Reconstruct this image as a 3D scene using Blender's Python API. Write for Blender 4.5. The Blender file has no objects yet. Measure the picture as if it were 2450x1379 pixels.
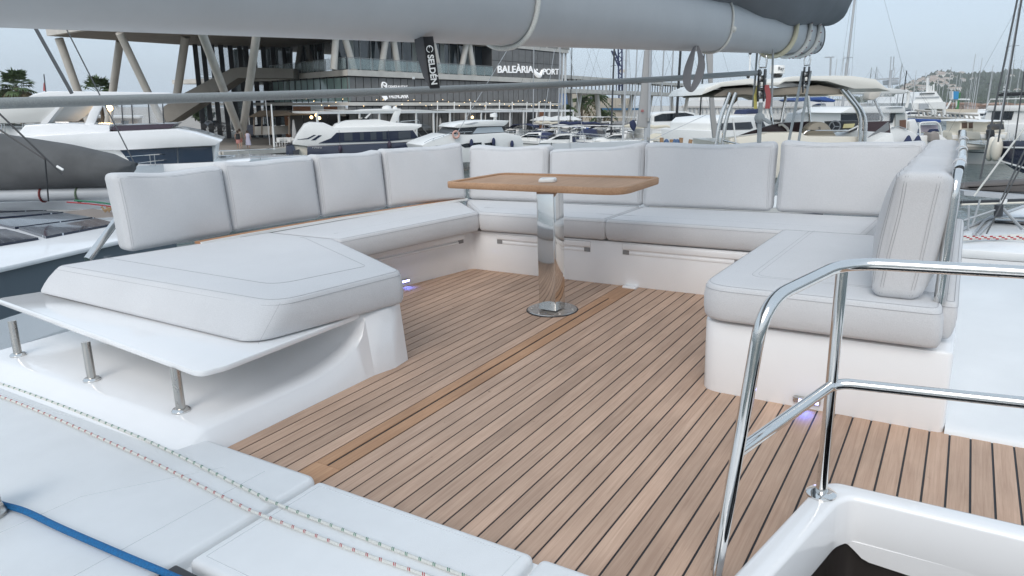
import bpy, bmesh, math, random
from mathutils import Vector as V, Matrix
R = math.radians
PI = math.pi
scn = bpy.context.scene
COL = scn.collection
random.seed(7)

# ------------------------------------------------------------------ camera
FPX, CX, CY = 1716.0, 1225.0, 689.5          # focal length and centre of the photograph in its own pixels
EYE = V((0, 0, 1.25))                        # metres, origin on the teak deck below the camera
HORIZON = 252.0
pit = math.atan((CY - HORIZON) / FPX)
upc = V((0, -math.cos(pit), -math.sin(pit)))
# deck axes seen from the camera (the yacht heels about two degrees)
dk_y = V((2330 - CX, 195 - CY, FPX)).normalized()
dk_z = V((-0.03380758, -0.9659309, -0.25658243)).normalized()
dk_x = dk_y.cross(dk_z)
gy = (dk_y - upc * dk_y.dot(upc)).normalized()
gx = gy.cross(upc)
MG = Matrix((gx, gy, upc))                   # camera -> level world
MD = Matrix((dk_x, dk_y, dk_z))              # camera -> deck
RDG = (MG @ MD.transposed()).to_4x4()
BOATM = Matrix.Translation(EYE) @ RDG @ Matrix.Translation(-EYE)
cam = bpy.data.cameras.new('camera')
camo = bpy.data.objects.new('camera', cam)
COL.objects.link(camo)
cr, cu, cb = MG @ V((1, 0, 0)), MG @ V((0, -1, 0)), MG @ V((0, 0, -1))
camo.matrix_world = Matrix.Translation(EYE) @ Matrix((cr, cu, cb)).transposed().to_4x4()
cam.sensor_width = 36
cam.lens = 36 * FPX / 2450
cam.clip_start = .05
cam.clip_end = 12000
scn.camera = camo

# ------------------------------------------------------------------ sky, sun, exposure
SUN_EL, SUN_AZ = R(40), R(168)
w = bpy.data.worlds.new('World')
scn.world = w
w.use_nodes = True
nt = w.node_tree
nt.nodes.clear()
sky = nt.nodes.new('ShaderNodeTexSky')
sky.sky_type = 'NISHITA'
sky.sun_disc = False
sky.sun_elevation = SUN_EL
sky.sun_rotation = SUN_AZ
sky.air_density = 1.0
sky.dust_density = 2.5
sky.ozone_density = 1.0
veil = nt.nodes.new('ShaderNodeMix')
veil.data_type = 'RGBA'
veil.inputs[0].default_value = .80
veil.inputs[7].default_value = (5.7, 6.8, 7.95, 1)   # even layer of thin evening cloud
bg = nt.nodes.new('ShaderNodeBackground')
bg.inputs[1].default_value = .10
out = nt.nodes.new('ShaderNodeOutputWorld')
nt.links.new(sky.outputs[0], veil.inputs[6])
nt.links.new(veil.outputs[2], bg.inputs[0])
nt.links.new(bg.outputs[0], out.inputs[0])
sl = bpy.data.lights.new('sun', 'SUN')
sl.energy = 1.3
sl.angle = R(40)
sl.color = (1, .95, .9)
so = bpy.data.objects.new('sun', sl)
COL.objects.link(so)
so.rotation_euler = (PI / 2 - SUN_EL, 0, -SUN_AZ + PI)
scn.view_settings.view_transform = 'Standard'
scn.view_settings.look = 'None'
scn.view_settings.exposure = 0.40
scn.view_settings.gamma = 1
scn.cycles.use_denoising = True
scn.cycles.max_bounces = 8
scn.cycles.transparent_max_bounces = 12
scn.cycles.caustics_reflective = False
scn.cycles.caustics_refractive = False

# ------------------------------------------------------------------ photograph pixel -> level world
FH = MG @ V((0, 0, 1)); FH.z = 0; FH.normalize()
def ray(px, py): return MG @ V((px - CX, py - CY, FPX))
def P(px, py, D):
    """world point seen at photo pixel (px,py), D metres ahead of the camera measured on the level"""
    d = ray(px, py)
    return EYE + d * (D / d.dot(FH))
def PZ(px, py, z):
    d = ray(px, py)
    return EYE + d * ((z - EYE.z) / d.z)
WATER, QUAY = -3.45, -2.75
def DW(py): return (EYE.z - WATER) * FPX / (py - HORIZON)

# ------------------------------------------------------------------ materials
MATS = {}
def mat(name, col, rough=.5, metal=0, noise=0, nscale=6, bump=0, bscale=60, emit=None, estr=0, coat=0, sheen=0, alpha=1, trans=0, ior=1.45, rand=0, stretch=None, spec=.5):
    if name in MATS: return MATS[name]
    m = bpy.data.materials.new(name); m.use_nodes = True
    t = m.node_tree; b = t.nodes['Principled BSDF']; L = t.links.new
    b.inputs['Base Color'].default_value = (*col, 1)
    b.inputs['Roughness'].default_value = rough
    b.inputs['Metallic'].default_value = metal
    b.inputs['Specular IOR Level'].default_value = spec
    if coat: b.inputs['Coat Weight'].default_value = coat; b.inputs['Coat Roughness'].default_value = .08
    if sheen: b.inputs['Sheen Weight'].default_value = sheen; b.inputs['Sheen Roughness'].default_value = .6
    if trans: b.inputs['Transmission Weight'].default_value = trans; b.inputs['IOR'].default_value = ior
    if alpha < 1: b.inputs['Alpha'].default_value = alpha
    if emit: b.inputs['Emission Color'].default_value = (*emit, 1); b.inputs['Emission Strength'].default_value = estr
    if noise or bump or rand:
        tc = t.nodes.new('ShaderNodeTexCoord'); src = tc.outputs['Object']
        if stretch:
            mp = t.nodes.new('ShaderNodeMapping'); mp.inputs['Scale'].default_value = stretch
            L(src, mp.inputs[0]); src = mp.outputs[0]
    last = None
    if noise or rand:
        hsv = t.nodes.new('ShaderNodeHueSaturation'); hsv.inputs['Color'].default_value = (*col, 1)
        val = None
        if noise:
            n = t.nodes.new('ShaderNodeTexNoise'); n.inputs['Scale'].default_value = nscale; n.inputs['Detail'].default_value = 6; n.inputs['Roughness'].default_value = .6
            L(src, n.inputs['Vector'])
            mr = t.nodes.new('ShaderNodeMapRange'); mr.inputs[1].default_value = .3; mr.inputs[2].default_value = .7
            mr.inputs[3].default_value = 1 - noise; mr.inputs[4].default_value = 1 + noise
            L(n.outputs[0], mr.inputs[0]); val = mr.outputs[0]
            rr = t.nodes.new('ShaderNodeMapRange'); rr.inputs[1].default_value = .3; rr.inputs[2].default_value = .7
            rr.inputs[3].default_value = max(.02, rough - .12 * min(1, noise * 4)); rr.inputs[4].default_value = min(1, rough + .12 * min(1, noise * 4))
            L(n.outputs[0], rr.inputs[0]); L(rr.outputs[0], b.inputs['Roughness'])
        if rand:
            oi = t.nodes.new('ShaderNodeObjectInfo'); r2 = t.nodes.new('ShaderNodeMapRange')
            r2.inputs[3].default_value = 1 - rand; r2.inputs[4].default_value = 1 + rand
            L(oi.outputs['Random'], r2.inputs[0])
            if val:
                mu = t.nodes.new('ShaderNodeMath'); mu.operation = 'MULTIPLY'; L(val, mu.inputs[0]); L(r2.outputs[0], mu.inputs[1]); val = mu.outputs[0]
            else: val = r2.outputs[0]
        L(val, hsv.inputs['Value']); L(hsv.outputs[0], b.inputs['Base Color'])
    if bump:
        n2 = t.nodes.new('ShaderNodeTexNoise'); n2.inputs['Scale'].default_value = bscale; n2.inputs['Detail'].default_value = 4
        L(src, n2.inputs['Vector'])
        bp = t.nodes.new('ShaderNodeBump'); bp.inputs['Strength'].default_value = bump; bp.inputs['Distance'].default_value = .01
        L(n2.outputs[0], bp.inputs['Height']); L(bp.outputs[0], b.inputs['Normal'])
    MATS[name] = m
    return m

gel = mat('gelcoat', (.85, .85, .85), .13, noise=.025, nscale=2.2, coat=.35)
gelskid = mat('gelcoat nonskid', (.83, .84, .84), .36, noise=.04, nscale=3, bump=.3, bscale=700)
steel = mat('polished steel', (.74, .73, .71), .07, metal=1, noise=.03, nscale=9)
brushed = mat('satin steel', (.55, .53, .50), .28, metal=1, noise=.08, nscale=14)
rubber = mat('caulking rubber', (.018, .019, .022), .55)
black = mat('black plastic', (.02, .021, .024), .4)
dark = mat('charcoal', (.05, .053, .06), .55)
white = mat('white paint', (.78, .78, .76), .35, noise=.02, nscale=2)
cream = mat('cream gelcoat', (.70, .66, .57), .3, noise=.02, nscale=2)
navy = mat('navy gelcoat', (.018, .024, .05), .12, coat=.5)
navycloth = mat('navy canvas', (.025, .035, .085), .85, noise=.25, nscale=3, bump=.4, bscale=8)
bluecloth = mat('blue canvas', (.04, .09, .28), .85, noise=.2, nscale=3, bump=.4, bscale=8)
greycloth = mat('grey canvas', (.22, .22, .22), .9, noise=.12, nscale=3)
glassd = mat('dark glass', (.012, .016, .022), .05, spec=.7)
alu = mat('grey aluminium', (.42, .44, .46), .4, noise=.03, nscale=4)
mastm = mat('anodised mast', (.50, .51, .52), .38, metal=.35)
wirem = mat('wire', (.10, .105, .11), .45, metal=.4)
redm = mat('red cloth', (.42, .10, .10), .7)
yellowm = mat('yellow cloth', (.62, .55, .16), .7)

def fabric():
    m = bpy.data.materials.new('cushion fabric'); m.use_nodes = True
    t = m.node_tree; b = t.nodes['Principled BSDF']; L = t.links.new
    tc = t.nodes.new('ShaderNodeTexCoord')
    n = t.nodes.new('ShaderNodeTexNoise'); n.inputs['Scale'].default_value = 3.2; n.inputs['Detail'].default_value = 3
    L(tc.outputs['Object'], n.inputs['Vector'])
    n3 = t.nodes.new('ShaderNodeTexNoise'); n3.inputs['Scale'].default_value = 300; n3.inputs['Detail'].default_value = 3; n3.inputs['Roughness'].default_value = .8
    L(tc.outputs['Object'], n3.inputs['Vector'])
    mx = t.nodes.new('ShaderNodeMix'); mx.data_type = 'RGBA'
    mx.inputs[6].default_value = (.45, .455, .465, 1); mx.inputs[7].default_value = (.755, .76, .77, 1)
    L(n3.outputs[0], mx.inputs[0])
    hs = t.nodes.new('ShaderNodeHueSaturation'); mr = t.nodes.new('ShaderNodeMapRange')
    mr.inputs[1].default_value = .3; mr.inputs[2].default_value = .7; mr.inputs[3].default_value = .975; mr.inputs[4].default_value = 1.025
    L(n.outputs[0], mr.inputs[0]); L(mr.outputs[0], hs.inputs['Value']); L(mx.outputs[2], hs.inputs['Color']); L(hs.outputs[0], b.inputs['Base Color'])
    b.inputs['Roughness'].default_value = .92; b.inputs['Sheen Weight'].default_value = .25; b.inputs['Specular IOR Level'].default_value = .2
    n2 = t.nodes.new('ShaderNodeTexNoise'); n2.inputs['Scale'].default_value = 5.5; n2.inputs['Detail'].default_value = 5
    L(tc.outputs['Object'], n2.inputs['Vector'])
    bp = t.nodes.new('ShaderNodeBump'); bp.inputs['Strength'].default_value = .16; bp.inputs['Distance'].default_value = .03
    L(n2.outputs[0], bp.inputs['Height'])
    b2 = t.nodes.new('ShaderNodeBump'); b2.inputs['Strength'].default_value = .25; b2.inputs['Distance'].default_value = .002
    L(n3.outputs[0], b2.inputs['Height']); L(bp.outputs[0], b2.inputs['Normal']); L(b2.outputs[0], b.inputs['Normal'])
    return m
fab = fabric()
stitchm = mat('stitching thread', (.36, .365, .38), .8)

def teakmat(name, c1, c2, rand=.16):
    m = bpy.data.materials.new(name); m.use_nodes = True
    t = m.node_tree; b = t.nodes['Principled BSDF']; L = t.links.new
    tc = t.nodes.new('ShaderNodeTexCoord'); oi = t.nodes.new('ShaderNodeObjectInfo')
    ad = t.nodes.new('ShaderNodeVectorMath'); ad.operation = 'MULTIPLY_ADD'
    cmb = t.nodes.new('ShaderNodeCombineXYZ'); L(oi.outputs['Random'], cmb.inputs[0]); L(oi.outputs['Random'], cmb.inputs[1])
    L(cmb.outputs[0], ad.inputs[0]); ad.inputs[1].default_value = (37, 91, 0); L(tc.outputs['Object'], ad.inputs[2])
    mp = t.nodes.new('ShaderNodeMapping'); mp.inputs['Scale'].default_value = (110, 3.2, 110); L(ad.outputs[0], mp.inputs[0])
    n = t.nodes.new('ShaderNodeTexNoise'); n.inputs['Scale'].default_value = 1; n.inputs['Detail'].default_value = 8; n.inputs['Roughness'].default_value = .65; n.inputs['Distortion'].default_value = .8
    L(mp.outputs[0], n.inputs['Vector'])
    n2 = t.nodes.new('ShaderNodeTexNoise'); n2.inputs['Scale'].default_value = 2.6; n2.inputs['Detail'].default_value = 5; L(ad.outputs[0], n2.inputs['Vector'])
    cr = t.nodes.new('ShaderNodeValToRGB'); cr.color_ramp.elements[0].position = .3; cr.color_ramp.elements[1].position = .72
    cr.color_ramp.elements[0].color = (*c1, 1); cr.color_ramp.elements[1].color = (*c2, 1); L(n.outputs[0], cr.inputs[0])
    hs = t.nodes.new('ShaderNodeHueSaturation'); L(cr.outputs[0], hs.inputs['Color'])
    r1 = t.nodes.new('ShaderNodeMapRange'); r1.inputs[3].default_value = 1 - rand; r1.inputs[4].default_value = 1 + rand; L(oi.outputs['Random'], r1.inputs[0])
    r2 = t.nodes.new('ShaderNodeMapRange'); r2.inputs[1].default_value = .3; r2.inputs[2].default_value = .7; r2.inputs[3].default_value = .86; r2.inputs[4].default_value = 1.12; L(n2.outputs[0], r2.inputs[0])
    mu = t.nodes.new('ShaderNodeMath'); mu.operation = 'MULTIPLY'; L(r1.outputs[0], mu.inputs[0]); L(r2.outputs[0], mu.inputs[1]); L(mu.outputs[0], hs.inputs['Value'])
    # small dark knots
    vo = t.nodes.new('ShaderNodeTexNoise'); vo.inputs['Scale'].default_value = 26; L(ad.outputs[0], vo.inputs['Vector'])
    r3 = t.nodes.new('ShaderNodeMapRange'); r3.inputs[1].default_value = .76; r3.inputs[2].default_value = .80; r3.inputs[3].default_value = 0; r3.inputs[4].default_value = .45; L(vo.outputs[0], r3.inputs[0])
    mx = t.nodes.new('ShaderNodeMix'); mx.data_type = 'RGBA'; mx.inputs[7].default_value = (.13, .08, .055, 1)
    L(r3.outputs[0], mx.inputs[0]); L(hs.outputs[0], mx.inputs[6]); L(mx.outputs[2], b.inputs['Base Color'])
    b.inputs['Roughness'].default_value = .62; b.inputs['Specular IOR Level'].default_value = .35
    bp = t.nodes.new('ShaderNodeBump'); bp.inputs['Strength'].default_value = .25; bp.inputs['Distance'].default_value = .003
    L(n.outputs[0], bp.inputs['Height']); L(bp.outputs[0], b.inputs['Normal'])
    return m
teak = teakmat('weathered teak', (.42, .275, .195), (.57, .40, .295), .10)
inlay = teakmat('inlay teak', (.40, .215, .12), (.55, .33, .195), .03)
tabteak = teakmat('table teak', (.40, .23, .13), (.55, .345, .215), .03)
teakred = teakmat('oiled teak', (.36, .17, .085), (.50, .27, .15), .05)

# ------------------------------------------------------------------ mesh helpers
BOAT = []            # top-level objects that heel with the yacht
onboat = False
class MB:
    def __init__(s): s.v = []; s.f = []
    def add(s, vs, fs):
        o = len(s.v); s.v += [V(p) for p in vs]; s.f += [tuple(i + o for i in f) for f in fs]; return s
    def box(s, a, b):
        x0, y0, z0 = (min(a[i], b[i]) for i in range(3)); x1, y1, z1 = (max(a[i], b[i]) for i in range(3))
        return s.add([(x0,y0,z0),(x1,y0,z0),(x1,y1,z0),(x0,y1,z0),(x0,y0,z1),(x1,y0,z1),(x1,y1,z1),(x0,y1,z1)],
                     [(0,3,2,1),(4,5,6,7),(0,1,5,4),(1,2,6,5),(2,3,7,6),(3,0,4,7)])
    def bar(s, a, b, wd, ht, up=(0,0,1)):
        a, b = V(a), V(b); d = (b - a).normalized(); sx = d.cross(V(up))
        if sx.length < 1e-6: sx = d.cross(V((1,0,0)))
        sx.normalize(); sz = sx.cross(d)
        c = [(-wd/2,-ht/2),(wd/2,-ht/2),(wd/2,ht/2),(-wd/2,ht/2)]
        return s.add([a + sx*x + sz*z for x, z in c] + [b + sx*x + sz*z for x, z in c],
                     [(0,1,2,3),(7,6,5,4),(0,4,5,1),(1,5,6,2),(2,6,7,3),(3,7,4,0)])
    def tube(s, pts, r, n=8, cap=True, r1=None, sq=1.0, up=(0,0,1)):
        pts = [V(p) for p in pts]; m = len(pts); rings = []; sx = None
        for i, p in enumerate(pts):
            d = (pts[min(i+1, m-1)] - pts[max(i-1, 0)])
            if d.length < 1e-9: d = V((0,0,1))
            d.normalize()
            if sx is None:
                sx = d.cross(V(up))
                if sx.length < 1e-4: sx = d.cross(V((1,0,0)))
            else:
                sx = sx - d * sx.dot(d)
            sx.normalize(); sy = sx.cross(d)
            rr = r[i] if isinstance(r, (list, tuple)) else (r if r1 is None else r + (r1 - r) * i / (m - 1))
            rings.append([p + sx*(rr*math.cos(2*PI*k/n)) + sy*(rr*sq*math.sin(2*PI*k/n)) for k in range(n)])
        vs = [q for rg in rings for q in rg]; fs = []
        for i in range(m - 1):
            for k in range(n):
                a, b = i*n+k, i*n+(k+1)%n
                fs.append((a, b, b+n, a+n))
        if cap: fs.append(tuple(range(n))[::-1]); fs.append(tuple(range((m-1)*n, m*n)))
        return s.add(vs, fs)
    def prism(s, poly, z0, z1):
        n = len(poly)
        vs = [(p[0], p[1], z0) for p in poly] + [(p[0], p[1], z1) for p in poly]
        return s.add(vs, [tuple(range(n))[::-1], tuple(range(n, 2*n))] + [(i, (i+1)%n, (i+1)%n+n, i+n) for i in range(n)])
    def loft(s, rings, closed=True, caps=True):
        n = len(rings[0]); vs = [p for rg in rings for p in rg]; fs = []
        for i in range(len(rings)-1):
            for k in range(n if closed else n-1):
                a, b = i*n+k, i*n+(k+1)%n
                fs.append((a, b, b+n, a+n))
        if caps: fs.append(tuple(range(n))[::-1]); fs.append(tuple(range((len(rings)-1)*n, len(rings)*n)))
        return s.add(vs, fs)
    def extr(s, poly3, d):
        """planar 3-D outline pushed along d"""
        n = len(poly3); a = [V(p) for p in poly3]; b = [p + V(d) for p in a]
        return s.add(a + b, [tuple(range(n)), tuple(range(n, 2*n))[::-1]] + [(i, i+n, (i+1)%n+n, (i+1)%n) for i in range(n)])
    def lathe(s, prof, c=(0,0,0), n=20):
        vs = []; fs = []; m = len(prof); c = V(c)
        for r_, z in prof:
            for k in range(n): vs.append(c + V((r_*math.cos(2*PI*k/n), r_*math.sin(2*PI*k/n), z)))
        for i in range(m-1):
            for k in range(n):
                a, b = i*n+k, i*n+(k+1)%n
                fs.append((a, b, b+n, a+n))
        if prof[0][0] > 1e-5: fs.append(tuple(range(n))[::-1])
        if prof[-1][0] > 1e-5: fs.append(tuple(range((m-1)*n, m*n)))
        return s.add(vs, fs)
    def ball(s, c, r, n=10, sc=(1,1,1)):
        prof = [(r*math.sin(PI*i/n), -r*math.cos(PI*i/n)) for i in range(n+1)]
        o = len(s.v); s.lathe([(max(a, 1e-4), z) for a, z in prof], (0,0,0), n+4)
        for i in range(o, len(s.v)): p = s.v[i]; s.v[i] = V(c) + V((p.x*sc[0], p.y*sc[1], p.z*sc[2]))
        return s
    def rbox(s, a, b, r=.02, seg=3, M=None):
        bm = bmesh.new(); bmesh.ops.create_cube(bm, size=1)
        a, b = V(a), V(b); c = (a+b)/2; d = b-a
        for v in bm.verts: v.co = V((v.co.x*d.x, v.co.y*d.y, v.co.z*d.z)) + c
        bmesh.ops.bevel(bm, geom=bm.edges[:], offset=r, segments=seg, profile=.5, affect='EDGES')
        bm.verts.index_update()
        vs = [(M @ v.co) if M else v.co.copy() for v in bm.verts]; fs = [tuple(v.index for v in f.verts) for f in bm.faces]
        bm.free(); return s.add(vs, fs)
    def build(s, name, m, parent=None, smooth=35, bev=0, origin=None):
        me = bpy.data.meshes.new(name)
        org = V((0,0,0))
        if parent is None:
            if origin is not None: org = V(origin)
            elif s.v:
                org = sum(s.v, V((0,0,0))) / len(s.v); org.z = min(p.z for p in s.v)
        else:
            org = parent.get('_o', None); org = V(org) if org else V((0,0,0))
        me.from_pydata([p - org for p in s.v], [], s.f)
        bm = bmesh.new(); bm.from_mesh(me)
        bmesh.ops.remove_doubles(bm, verts=bm.verts, dist=1e-6)
        if bev:
            es = [e for e in bm.edges if len(e.link_faces) == 2 and e.calc_face_angle(0) > R(30)]
            bmesh.ops.bevel(bm, geom=es, offset=bev, segments=2, profile=.5, affect='EDGES')
        bmesh.ops.recalc_face_normals(bm, faces=bm.faces)
        bm.to_mesh(me); bm.free()
        if smooth:
            me.shade_smooth(); me.set_sharp_from_angle(angle=R(smooth))
        if m: me.materials.append(m)
        return link(name, me, parent, org)
def link(name, data, parent=None, org=V((0,0,0))):
    o = bpy.data.objects.new(name, data); COL.objects.link(o)
    if parent is None:
        o.location = org; o['_o'] = tuple(org)
        if onboat: BOAT.append(o)
    else:
        o.parent = parent; o['_o'] = tuple(org)
    return o
def thing(name, label, cat, loc, group=None):
    o = link(name, None, None, V(loc)); o.empty_display_size = .1
    return tag(o, label, cat, group)
def tag(o, label, cat, group=None):
    o['label'] = label; o['category'] = cat
    if group: o['group'] = group
    return o
def struct(o, label=None):
    o['kind'] = 'structure'
    if label: o['label'] = label
    return o
def bez(a, b, c, n=8):
    a, b, c = V(a), V(b), V(c)
    return [a*(1-t)**2 + b*2*t*(1-t) + c*t*t for t in [i/n for i in range(n+1)]]
def smoothpath(pts, n=6):
    """Catmull-Rom through pts"""
    pts = [V(p) for p in pts]; q = [pts[0]*2 - pts[1]] + pts + [pts[-1]*2 - pts[-2]]; res = []
    for i in range(1, len(q)-2):
        for k in range(n):
            t = k/n; p0, p1, p2, p3 = q[i-1], q[i], q[i+1], q[i+2]
            res.append(.5*((2*p1) + (p2-p0)*t + (2*p0-5*p1+4*p2-p3)*t*t + (3*p1-p0-3*p2+p3)*t**3))
    res.append(pts[-1]); return res
def bent(pts, r, n=6):
    """polyline with rounded corners of radius r"""
    pts = [V(p) for p in pts]; res = [pts[0]]
    for i in range(1, len(pts)-1):
        a, b, c = pts[i-1], pts[i], pts[i+1]
        ra = min(r, (a-b).length*.45, (c-b).length*.45)
        res += bez(b + (a-b).normalized()*ra, b, b + (c-b).normalized()*ra, n)
    res.append(pts[-1]); return res
def roundpoly(poly, r, n=5):
    m = len(poly); res = []
    for i in range(m):
        a, b, c = V((*poly[i-1][:2],0)), V((*poly[i][:2],0)), V((*poly[(i+1)%m][:2],0))
        rr = poly[i][2] if len(poly[i]) > 2 else r
        ra = min(rr, (a-b).length*.45, (c-b).length*.45)
        res += [(p.x, p.y) for p in bez(b + (a-b).normalized()*ra, b, b + (c-b).normalized()*ra, n)]
    return res
def inset(poly, d):
    m = len(poly); res = []
    ar = sum(poly[i][0]*poly[(i+1)%m][1] - poly[(i+1)%m][0]*poly[i][1] for i in range(m)); sg = 1 if ar > 0 else -1
    for i in range(m):
        a, b, c = V(poly[i-1]), V(poly[i]), V(poly[(i+1)%m])
        t = ((b-a).normalized() + (c-b).normalized())
        if t.length < 1e-6: t = b - a
        t.normalize(); res.append((b.x - t.y*d*sg, b.y + t.x*d*sg))
    return res
def text_mesh(name, s, size, m, parent, M, depth=.02, font_w=None):
    cu = bpy.data.curves.new(name, 'FONT'); cu.body = s; cu.size = size; cu.extrude = depth; cu.align_x = 'LEFT'
    if font_w: cu.offset = font_w
    tmp = bpy.data.objects.new(name, cu); COL.objects.link(tmp)
    dg = bpy.context.evaluated_depsgraph_get(); me = bpy.data.meshes.new_from_object(tmp.evaluated_get(dg))
    bpy.data.objects.remove(tmp); bpy.data.curves.remove(cu)
    org = V(parent['_o']) if parent else V((0,0,0))
    me.transform(Matrix.Translation(-org) @ M); me.materials.clear(); me.materials.append(m)
    return link(name, me, parent, org)
# ================================================================== our yacht: flybridge (deck coordinates, heeled at the end)
onboat = True
PITCH, X0 = .0648, .2588
deck = struct(MB().prism([(-4.0, 1.2), (-.40, 1.2), (-.345, 1.5), (-.245, 2.05), (-.2, 2.115), (1.4, 2.115), (1.4, 4.5), (-4.0, 4.5)], -.06, -.0025).build('teak_deck', rubber, smooth=0), 'teak deck with black caulking')
deck_o = V(deck['_o'])
pm = {}
def plank(x0, x1, y0, y1, m=teak, z=0.0):
    return MB().add([(x0,y0,z),(x1,y0,z),(x1,y1,z),(x0,y1,z),(x0,y0,z-.012),(x1,y0,z-.012),(x1,y1,z-.012),(x0,y1,z-.012)],
                    [(0,1,2,3),(0,4,5,1),(1,5,6,2),(2,6,7,3),(3,7,4,0)]).build('plank', m, deck, smooth=0)
g = .0034
for k in range(-17, 62):
    xr = X0 - PITCH*k; xl = xr - PITCH
    if k in (31, 32): continue
    if xl < -4.15: break
    y0, y1 = 1.40, 4.42
    if xr < -3.0: y0 = 2.3
    elif xr < -2.285: y0 = 1.6
    if xl > -.84: y1 = 2.95
    if xr > -.47: y0 = min(2.12, max(1.40, (xr - .055 + .385)/.196 + 1.5))
    plank(xl + g, xr - g, y0, y1)
# oiled inlay over the hatch track, with its slot
xa, xb = X0 - PITCH*33 + g, X0 - PITCH*31 - g
xs = -1.818
for a, b in ((xa, xs - .006), (xs + .006, xb)):
    plank(a, b, 1.60, 4.02, inlay, .001)
plank(xa, xb, 1.40, 1.5985, inlay, .001)
plank(xa, xb, 4.0215, 4.42, inlay, .001)

# ---- white mouldings
def fillet_profile(): pass
# left ledge with concave rise under the chaise (profile in y,z swept along x)
prof = [(1.33, .055), (1.40, .068), (1.445, .093), (1.47, .10)] + [(y, .10) for y in (1.6, 1.8, 1.95)]
prof += [(p.y, p.z) for p in bez((0, 1.95, .10), (0, 2.22, .105), (0, 2.31, .22), 8)][1:]
prof += [(2.335, .285), (2.34, .297)]
mb = MB()
ledge = []
for (y, z) in prof:
    x = -2.278
    ledge.append([(-4.05 if y < 2.2 else -4.0, y, z), (-2.36, y, z), (-2.315, y, z - .004), (-2.292, y, z - .02), (-2.262, y, -.02)])
for i in range(len(ledge)-1): pass
mb.loft([[V(p) for p in r_] for r_ in ledge], closed=False, caps=False)
# chaise block behind the concave wall: end face towards the deck and the top
mb.add([(-2.262, 2.34, -.02), (-2.237, 2.46, -.02), (-2.255, 2.575, -.02), (-2.292, 2.34, .277), (-2.258, 2.46, .297), (-2.275, 2.565, .297), (-2.36, 2.34, .297), (-3.35, 3.16, .297), (-3.33, 3.18, -.02), (-2.315, 2.34, .293)],
       [(0,1,4,3), (1,2,5,4), (3,4,9), (9,4,6), (4,5,7,6), (2,8,7,5)])
mb.add([(-2.36, 2.34, .297), (-3.35, 3.16, .297), (-3.95, 3.16, .297), (-4.0, 2.34, .297)], [(0,1,2,3)])
lm = struct(mb.build('ledge_moulding', gel, smooth=50), 'white moulded ledge under the side tray')
# seat plinths of the U-shaped bench
mb = MB()
mb.prism(roundpoly([(-3.36, 3.1, .02), (-3.10, 4.348, .05), (-.62, 4.348, .05), (-.62, 5.3, .02), (-4.3, 5.3, .02), (-4.3, 3.1, .02)], .03), -.03, .296)
pl = struct(mb.build('bench_plinth', gel, bev=.006, smooth=40), 'white moulded plinth under the aft bench')
mb = MB()
mb.prism(roundpoly([(-.873, 2.872, .10), (.045, 2.872, .03), (.045, 5.2, .02), (-.90, 5.2, .02)], .05, 8), -.03, .312)
rp = struct(mb.build('bench_plinth', gel, bev=.012, smooth=40), 'white moulded plinth under the right bench')
# locker fronts: lid lip, finger slot
def locker(x0, x1, y, z, par, ry=None):
    lip = MB().rbox((x0, y-.009, z+.008), (x1, y+.01, z+.052), .008).build('locker_lid_lip', gel, par)
    MB().rbox((x0+.05, y-.004, z-.022), (x1-.05, y+.01, z-.004), .003).build('locker_rail', gel, par)
    for a, b in ((x0+.004, x0+.048), (x1-.048, x1-.004)):
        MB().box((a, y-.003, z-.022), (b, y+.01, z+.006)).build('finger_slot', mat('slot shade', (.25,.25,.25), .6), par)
locker(-2.865, -2.10, 4.348, .235, pl)
locker(-1.868, -1.08, 4.348, .238, pl)
locker(-1.062, -.88, 4.348, .238, pl)
# left bench locker follows the slanted inner face
def slant(y): return -3.36 + (y-3.1)*(.26/1.248)
mb = MB(); mb.bar((slant(3.15)+.006, 3.15, .262), (slant(4.27)+.006, 4.27, .262), .03, .042); mb.build('locker_lid_lip', gel, pl, bev=.007)
mb = MB(); mb.bar((slant(3.15)+.002, 3.15, .222), (slant(4.22)+.002, 4.22, .222), .022, .018); mb.build('locker_rail', gel, pl, bev=.005)
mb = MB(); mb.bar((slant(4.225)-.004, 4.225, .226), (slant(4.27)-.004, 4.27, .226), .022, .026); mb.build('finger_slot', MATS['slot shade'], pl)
# small drip tab in front of the aft plinth
MB().rbox((-1.845, 4.29, -.02), (-1.75, 4.36, .012), .006).build('drain_cover', gel, pl)
# side deck right of the bench
mb = MB()
prof = [(2.868, -.02), (2.872, .008), (2.89, .018), (2.93, .024), (5.62, .024), (5.64, .016), (5.65, -.1)]
mb.loft([[V((x, y, z)) for y, z in prof] for x in (.046, .12, 1.4)], closed=False, caps=False)
struct(mb.build('side_deck', gelskid, smooth=60), 'white side deck right of the bench')
# coach roof slabs in front of the teak
SZ = .055
def slab(name, x0, x1, y0, y1, lab, z=SZ):
    mb = MB().rbox((x0, y0, -.12), (x1, y1, z), .022, 4)
    return struct(mb.build(name, gelskid, smooth=50), lab)
mb = MB()
pts = [(-5.2, -.3, .02), (-1.715, -.3, .02), (-1.715, 1.462, .035), (-2.32, 1.462, .01), (-5.2, 1.50, .02)]
mb.prism(roundpoly(pts, .03), -.12, SZ)
struct(mb.build('roof_panel', gelskid, bev=.018, smooth=50), 'white coachroof panel under the ropes')
slab('roof_panel', -1.695, -.872, .963, 1.452, 'square white hatch panel between two gaps')
slab('roof_panel', -.852, -.50, .963, 1.452, 'white hatch panel at the bottom edge')
MB().box((-1.72, .2, -.14), (-.45, 1.46, .015)).build('roof_gutter', gel, None, smooth=0)['kind'] = 'structure'
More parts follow.
